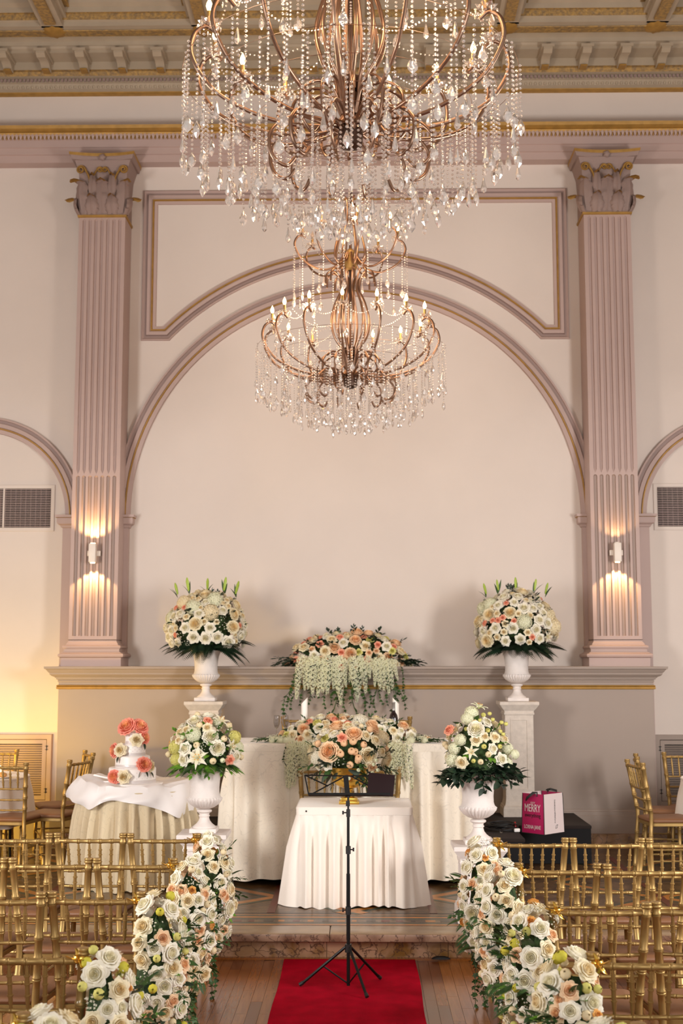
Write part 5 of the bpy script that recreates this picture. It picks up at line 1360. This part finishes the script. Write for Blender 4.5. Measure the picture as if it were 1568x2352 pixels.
for k in range(12):
    rn = random.Random(k); a_, b_ = .115+rn.uniform(-.02, .03), .075+rn.uniform(-.015, .02); ox, oy = rn.uniform(-.012, .012), rn.uniform(-.01, .01); zz = .006+.0045*k
    mb = MB(); mb.tube([(ox+a_*cos(2*pi*t/36), oy+b_*sin(2*pi*t/36), zz+.008*sin(4*pi*t/36+k)+.008) for t in range(37)], .0045, 6); mb.build('cable_loop', M_BLACKP, r, True)
mb = MB(); mb.tube([(.11+.0*t, .028*cos(t/8*2*pi), .035+.034*sin(t/8*2*pi)) for t in range(9)], .008, 6); mb.build('red_strap', mat('red strap', (180, 16, 30), .5), r, True)
mb = MB(); mb.bevbox(.08, -.10, .0, .13, -.07, .028, .005); mb.build('white_plug', M_ICING, r, True, mx=R('Z', 8))
mb = MB(); mb.lathe([(.001, 0), (.018, .004), (.02, .02), (.012, .028), (.001, .03)], 12); mb.build('clear_plug', M_GLASS, r, True, mx=T(-.02, -.09, .005) @ R('X', 60))
o = MB(); o.tube([(0.02, 0, 0), (.10, .02, .001), (.17, .0, .001), (.23, .03, .001)], .004, 6); o.build('cable_tail', M_BLACKP, r, True, mx=T(.08, -.03, .006))
o = MB(); o.lathe([(.001, .012), (.02, .012), (.035, .008), (.045, 0)], 20); q = o.build('cable_cover', M_BLACKP, None, True); q.location = (.58, 8.46, 0.012); q.scale = (1.4, .5, 1.4); tag(q, 'small black rubber lump at the foot of the step right of the carpet', 'rubber pad')

# ================================================================== CHANDELIERS
def strand_mesh(n, sp=.0205, rad=.0068):
    mb = MB()
    for k in range(n):
        z = -k*sp; c = (0, 0, z); rr = []
        v0 = mb.vert((0, 0, z+rad)); v1 = mb.vert((0, 0, z-rad)); a_ = []; b_ = []
        for j in range(6):
            a = 2*pi*j/6+k; a_.append(mb.vert((rad*.92*cos(a), rad*.92*sin(a), z+rad*.35))); b_.append(mb.vert((rad*.92*cos(a), rad*.92*sin(a), z-rad*.35)))
        for j in range(6):
            q = (j+1) % 6; mb.face((v0, a_[j], a_[q])); mb.face((a_[j], b_[j], b_[q], a_[q])); mb.face((b_[j], v1, b_[q]))
    return mb.mesh('crystal_strand', M_CRYS, False)
STR = {n: strand_mesh(n) for n in (6, 8, 10, 12, 14, 16, 18, 20, 23)}
def drop_mesh(kind):
    mb = MB()
    if kind == 0:   # flat pointed maple drop
        prof = [(.003, .0, .003), (.006, -.010, .006), (.016, -.026, .010), (.0215, -.042, .011), (.019, -.055, .010), (.010, -.064, .006), (.001, -.074, .002)]
    else:
        prof = [(.002, 0, .002), (.005, -.012, .005), (.009, -.035, .009), (.0125, -.052, .0125), (.011, -.064, .011), (.004, -.072, .004), (.001, -.074, .001)]
    rr = []
    for (w, z, d) in prof: rr.append([(w*cos(2*pi*k/8), d*sin(2*pi*k/8)*(1 if k % 2 == 0 else 1.15), z) for k in range(8)])
    mb.rings(rr, 0, True); return mb.mesh('crystal_drop', M_CRYS, False)
DR = [drop_mesh(0), drop_mesh(1)]
def swag_mesh(L, sag, n):
    mb = MB()
    for k in range(n+1):
        t = k/n; x = L*t; z = -sag*4*t*(1-t); rad = .0052
        v0 = mb.vert((x-rad, 0, z)); v1 = mb.vert((x+rad, 0, z)); a_ = [mb.vert((x, rad*cos(2*pi*j/6), z+rad*sin(2*pi*j/6))) for j in range(6)]
        for j in range(6): q = (j+1) % 6; mb.face((v0, a_[j], a_[q])); mb.face((v1, a_[q], a_[j]))
    return mb.mesh('crystal_swag', M_CRYS, False)
cup = MB(); cup.lathe([(.006, -.012), (.012, -.008), (.016, 0), (.010, .004)], 12, m=1)
for k in range(8):
    a = 2*pi*k/8; cup.add(leaf_shape(.045, .034, .2, -.35, 4), R('Z', 45*k) @ T(.008, 0, .0), m=0)
for k in range(8):
    cup.lathe([(.001, .0), (.007, -.006), (.001, -.014)], 5, c=(.046*cos(2*pi*k/8+.4), .046*sin(2*pi*k/8+.4), .008))
    cup.lathe([(.001, -.012), (.005, -.022), (.001, -.036)], 5, c=(.050*cos(2*pi*k/8), .050*sin(2*pi*k/8), .006))
CUP = cup.mesh('candle_cup', [M_CRYS, M_BRONZE], False)
slv = MB(); slv.lathe([(.0105, 0), (.0105, .055), (.006, .057)], 12); SLV = slv.mesh('candle_sleeve', M_GOLD, True, 40)
blb = MB(); blb.lathe([(.006, 0), (.011, .010), (.0145, .022), (.012, .036), (.006, .05), (.001, .062)], 12); BLB = blb.mesh('bulb', M_BULB, True)
BLBO = MATS['glowing bulb']
M_BOFF = mat('unlit bulb glass', (232, 214, 196), .1, trans=.8)
def tube_mesh(pts, rad, name='arm', m=M_BRONZE, flat=1.15):
    mb = MB(); mb.tube(pts, rad, 8, flat=flat); return mb.mesh(name, m, True, 50)
def spline(P, n=24):
    out = []; P = [Vector(p) for p in P]
    for i in range(len(P)-1):
        p0 = P[max(0, i-1)]; p1 = P[i]; p2 = P[i+1]; p3 = P[min(len(P)-1, i+2)]
        for k in range(n//(len(P)-1)+1):
            t = k/(n//(len(P)-1)+1)
            out.append(.5*((2*p1)+(-p0+p2)*t+(2*p0-5*p1+4*p2-p3)*t*t+(-p0+3*p1-3*p2+p3)*t*t*t))
    out.append(P[-1]); return out
# z measured from the lowest crystal tip
A1 = tube_mesh(spline([(.03, 0, .50), (.08, 0, .44), (.22, 0, .435), (.42, 0, .47), (.60, 0, .56), (.695, 0, .70), (.69, 0, .80), (.64, 0, .845), (.595, 0, .82)], 40), .0085)
A2 = tube_mesh(spline([(.04, 0, 1.44), (.12, 0, 1.33), (.24, 0, 1.30), (.38, 0, 1.37), (.445, 0, 1.48), (.43, 0, 1.55), (.39, 0, 1.57), (.36, 0, 1.55)], 36), .0075)
BODY = tube_mesh(spline([(.20, 0, 1.18), (.19, 0, 1.26), (.14, 0, 1.29), (.09, 0, 1.24), (.075, 0, 1.14), (.125, 0, 1.02), (.155, 0, .88), (.13, 0, .76), (.07, 0, .66), (.055, 0, .56), (.03, 0, .50)], 44), .008, 'body_bar')
SCR = tube_mesh(spline([(.04, 0, .50), (.09, 0, .60), (.17, 0, .62), (.25, 0, .55), (.245, 0, .44), (.19, 0, .38), (.15, 0, .42)], 36), .0075, 'scroll')
SCR2 = tube_mesh(spline([(.04, 0, .42), (.14, 0, .47), (.27, 0, .46), (.36, 0, .38), (.35, 0, .28), (.29, 0, .24), (.25, 0, .28)], 36), .0075, 'scroll')
CRN = tube_mesh(spline([(.03, 0, 1.44), (.08, 0, 1.36), (.13, 0, 1.42), (.10, 0, 1.58), (.05, 0, 1.74), (.06, 0, 1.86), (.11, 0, 1.88)], 30), .0075, 'crown_bar')
def chandelier(cx, cy, zb, label, seed, ztop):
    rn = random.Random(seed)
    r = empty('chandelier', (cx, cy, zb), label, 'chandelier', 'crystal chandeliers')
    mb = MB(); mb.tube([(0, 0, .36), (0, 0, 2.0)], .011, 10); mb.tube([(0, 0, 2.0), (0, 0, ztop-zb)], .006, 8); mb.build('central_rod', M_BRONZED, r, True, 40)
    mb = MB(); mb.lathe([(.001, .34), (.03, .345), (.05, .36), (.055, .40), (.055, .44), (.035, .46), (.035, .60), (.05, .61), (.05, .67), (.03, .68)], 20); mb.build('lower_hub', M_BRONZED, r, True, 40)
    mb = MB(); mb.lathe([(.02, 1.30), (.05, 1.31), (.05, 1.40), (.035, 1.41), (.035, 1.46), (.012, 1.48)], 20); mb.build('upper_hub', M_GOLD, r, True, 40)
    mb = MB(); mb.lathe([(.07, ztop-zb), (.06, ztop-zb-.03), (.02, ztop-zb-.06)], 20); mb.build('ceiling_rose', M_BRONZED, r, True, 40)
    def candle_arm(me, ang, rr, z, lit):
        a = obj('arm', me, r, Matrix.Rotation(ang, 4, 'Z'))
        obj('candle_cup', CUP, a, T(rr, 0, z)); obj('candle_sleeve', SLV, a, T(rr, 0, z+.004)); b = obj('bulb', BLB, a, T(rr, 0, z+.060), None if lit else M_BOFF)
    n1 = 15; ph = radians(-90-5)
    for k in range(n1): candle_arm(A1, ph+2*pi*k/n1, .625, .855, k not in (9, 4))
    n2 = 8
    for k in range(n2): candle_arm(A2, ph+.25+2*pi*k/n2, .385, 1.585, k != 5)
    for k in range(12): obj('body_bar', BODY, r, Matrix.Rotation(ph+2*pi*(k+.5)/12, 4, 'Z'))
    for k in range(12): obj('scroll', SCR, r, Matrix.Rotation(ph+2*pi*(k+.25)/12, 4, 'Z'))
    for k in range(12): obj('scroll', SCR2, r, Matrix.Rotation(ph+2*pi*(k+.75)/12, 4, 'Z'))
    for k in range(8): obj('crown_bar', CRN, r, Matrix.Rotation(ph+2*pi*(k+.5)/8, 4, 'Z'))
    def strand(R_, a, zt, zbm, vary):
        L_ = zt-zbm-.07+rn.uniform(-vary, vary); n = min(STR.keys(), key=lambda q: abs(q*.0205-L_))
        s = obj('crystal_strand', STR[n], r, T(R_*cos(a), R_*sin(a), zt) @ Matrix.Rotation(rn.random()*6, 4, 'Z'))
        obj('crystal_drop', DR[0 if rn.random() < .75 else 1], s, T(0, 0, -n*.0205+.005))
    for (R_, n, zt, zbm, v) in ((.735, 56, .66, .28, .08), (.64, 38, .58, .20, .06), (.53, 36, .52, .14, .05), (.41, 32, .46, .08, .04), (.29, 24, .43, .04, .03), (.16, 14, .40, .0, .015), (.07, 6, .36, .0, .01)):
        for k in range(n): strand(R_+rn.uniform(-.015, .015), 2*pi*k/n+rn.uniform(-.03, .03), zt+rn.uniform(-.02, .02), zbm, v)
    for k in range(16): strand(.46+rn.uniform(-.01, .01), ph+2*pi*k/16+rn.uniform(-.04, .04), 1.45, 1.02, .05)
    for k in range(10): strand(.30, 2*pi*k/10, 1.30, 1.02, .05)
    for k in range(15): strand(.60, ph+2*pi*(k+.12)/15, .83, .62+.05*(k % 2), .03)
    # carrier rings
    for (R_, z) in ((.735, .665), (.64, .585), (.53, .525), (.41, .465), (.29, .435), (.16, .40)):
        mb = MB(); mb.tube([(R_*cos(2*pi*k/60), R_*sin(2*pi*k/60), z) for k in range(61)], .0014, 4, cap=False); mb.build('carrier_ring', M_BRONZE, r, True)
    # swags between candles
    L1 = 2*.625*sin(pi/15); SW1 = swag_mesh(L1, .075, 16)
    L2 = 2*.385*sin(pi/8); SW2 = swag_mesh(L2, .09, 18)
    SW3 = swag_mesh(.50, .09, 26)
    for n, rr_, z, sw in ((15, .625, .86, SW1), (8, .385, 1.585, SW2)):
        for k in range(n):
            a = ph+2*pi*k/n+(0 if n == 15 else .25); b = a+2*pi/n; p = Vector((rr_*cos(a), rr_*sin(a), z)); q = Vector((rr_*cos(b), rr_*sin(b), z)); d = q-p
            obj('crystal_swag', sw, r, T(*p) @ Matrix.Rotation(atan2(d.y, d.x), 4, 'Z'))
    for k in range(8):
        a = ph+2*pi*k/8+.1; obj('crystal_swag', SW3, r, T(.62*cos(a), .62*sin(a), .86) @ Matrix.Rotation(a+pi, 4, 'Z') @ R('Y', -2))
    for k in range(4):
        light('candle_glow', 'POINT', (cx+.5*cos(k*pi/2+.7), cy+.5*sin(k*pi/2+.7), zb+.98), 8, (1.0, .66, .40), shadow_soft_size=.12)
    light('candle_glow', 'POINT', (cx, cy-.3, zb+1.74), 9, (1.0, .62, .34), shadow_soft_size=.15)
chandelier(.03, 5.30, 3.80, 'large crystal chandelier nearest the camera, cropped by the top of the frame', 71, 8.24)
chandelier(-.014, 9.75, 3.71, 'farther crystal chandelier hanging before the arch, seen whole', 72, 8.24)
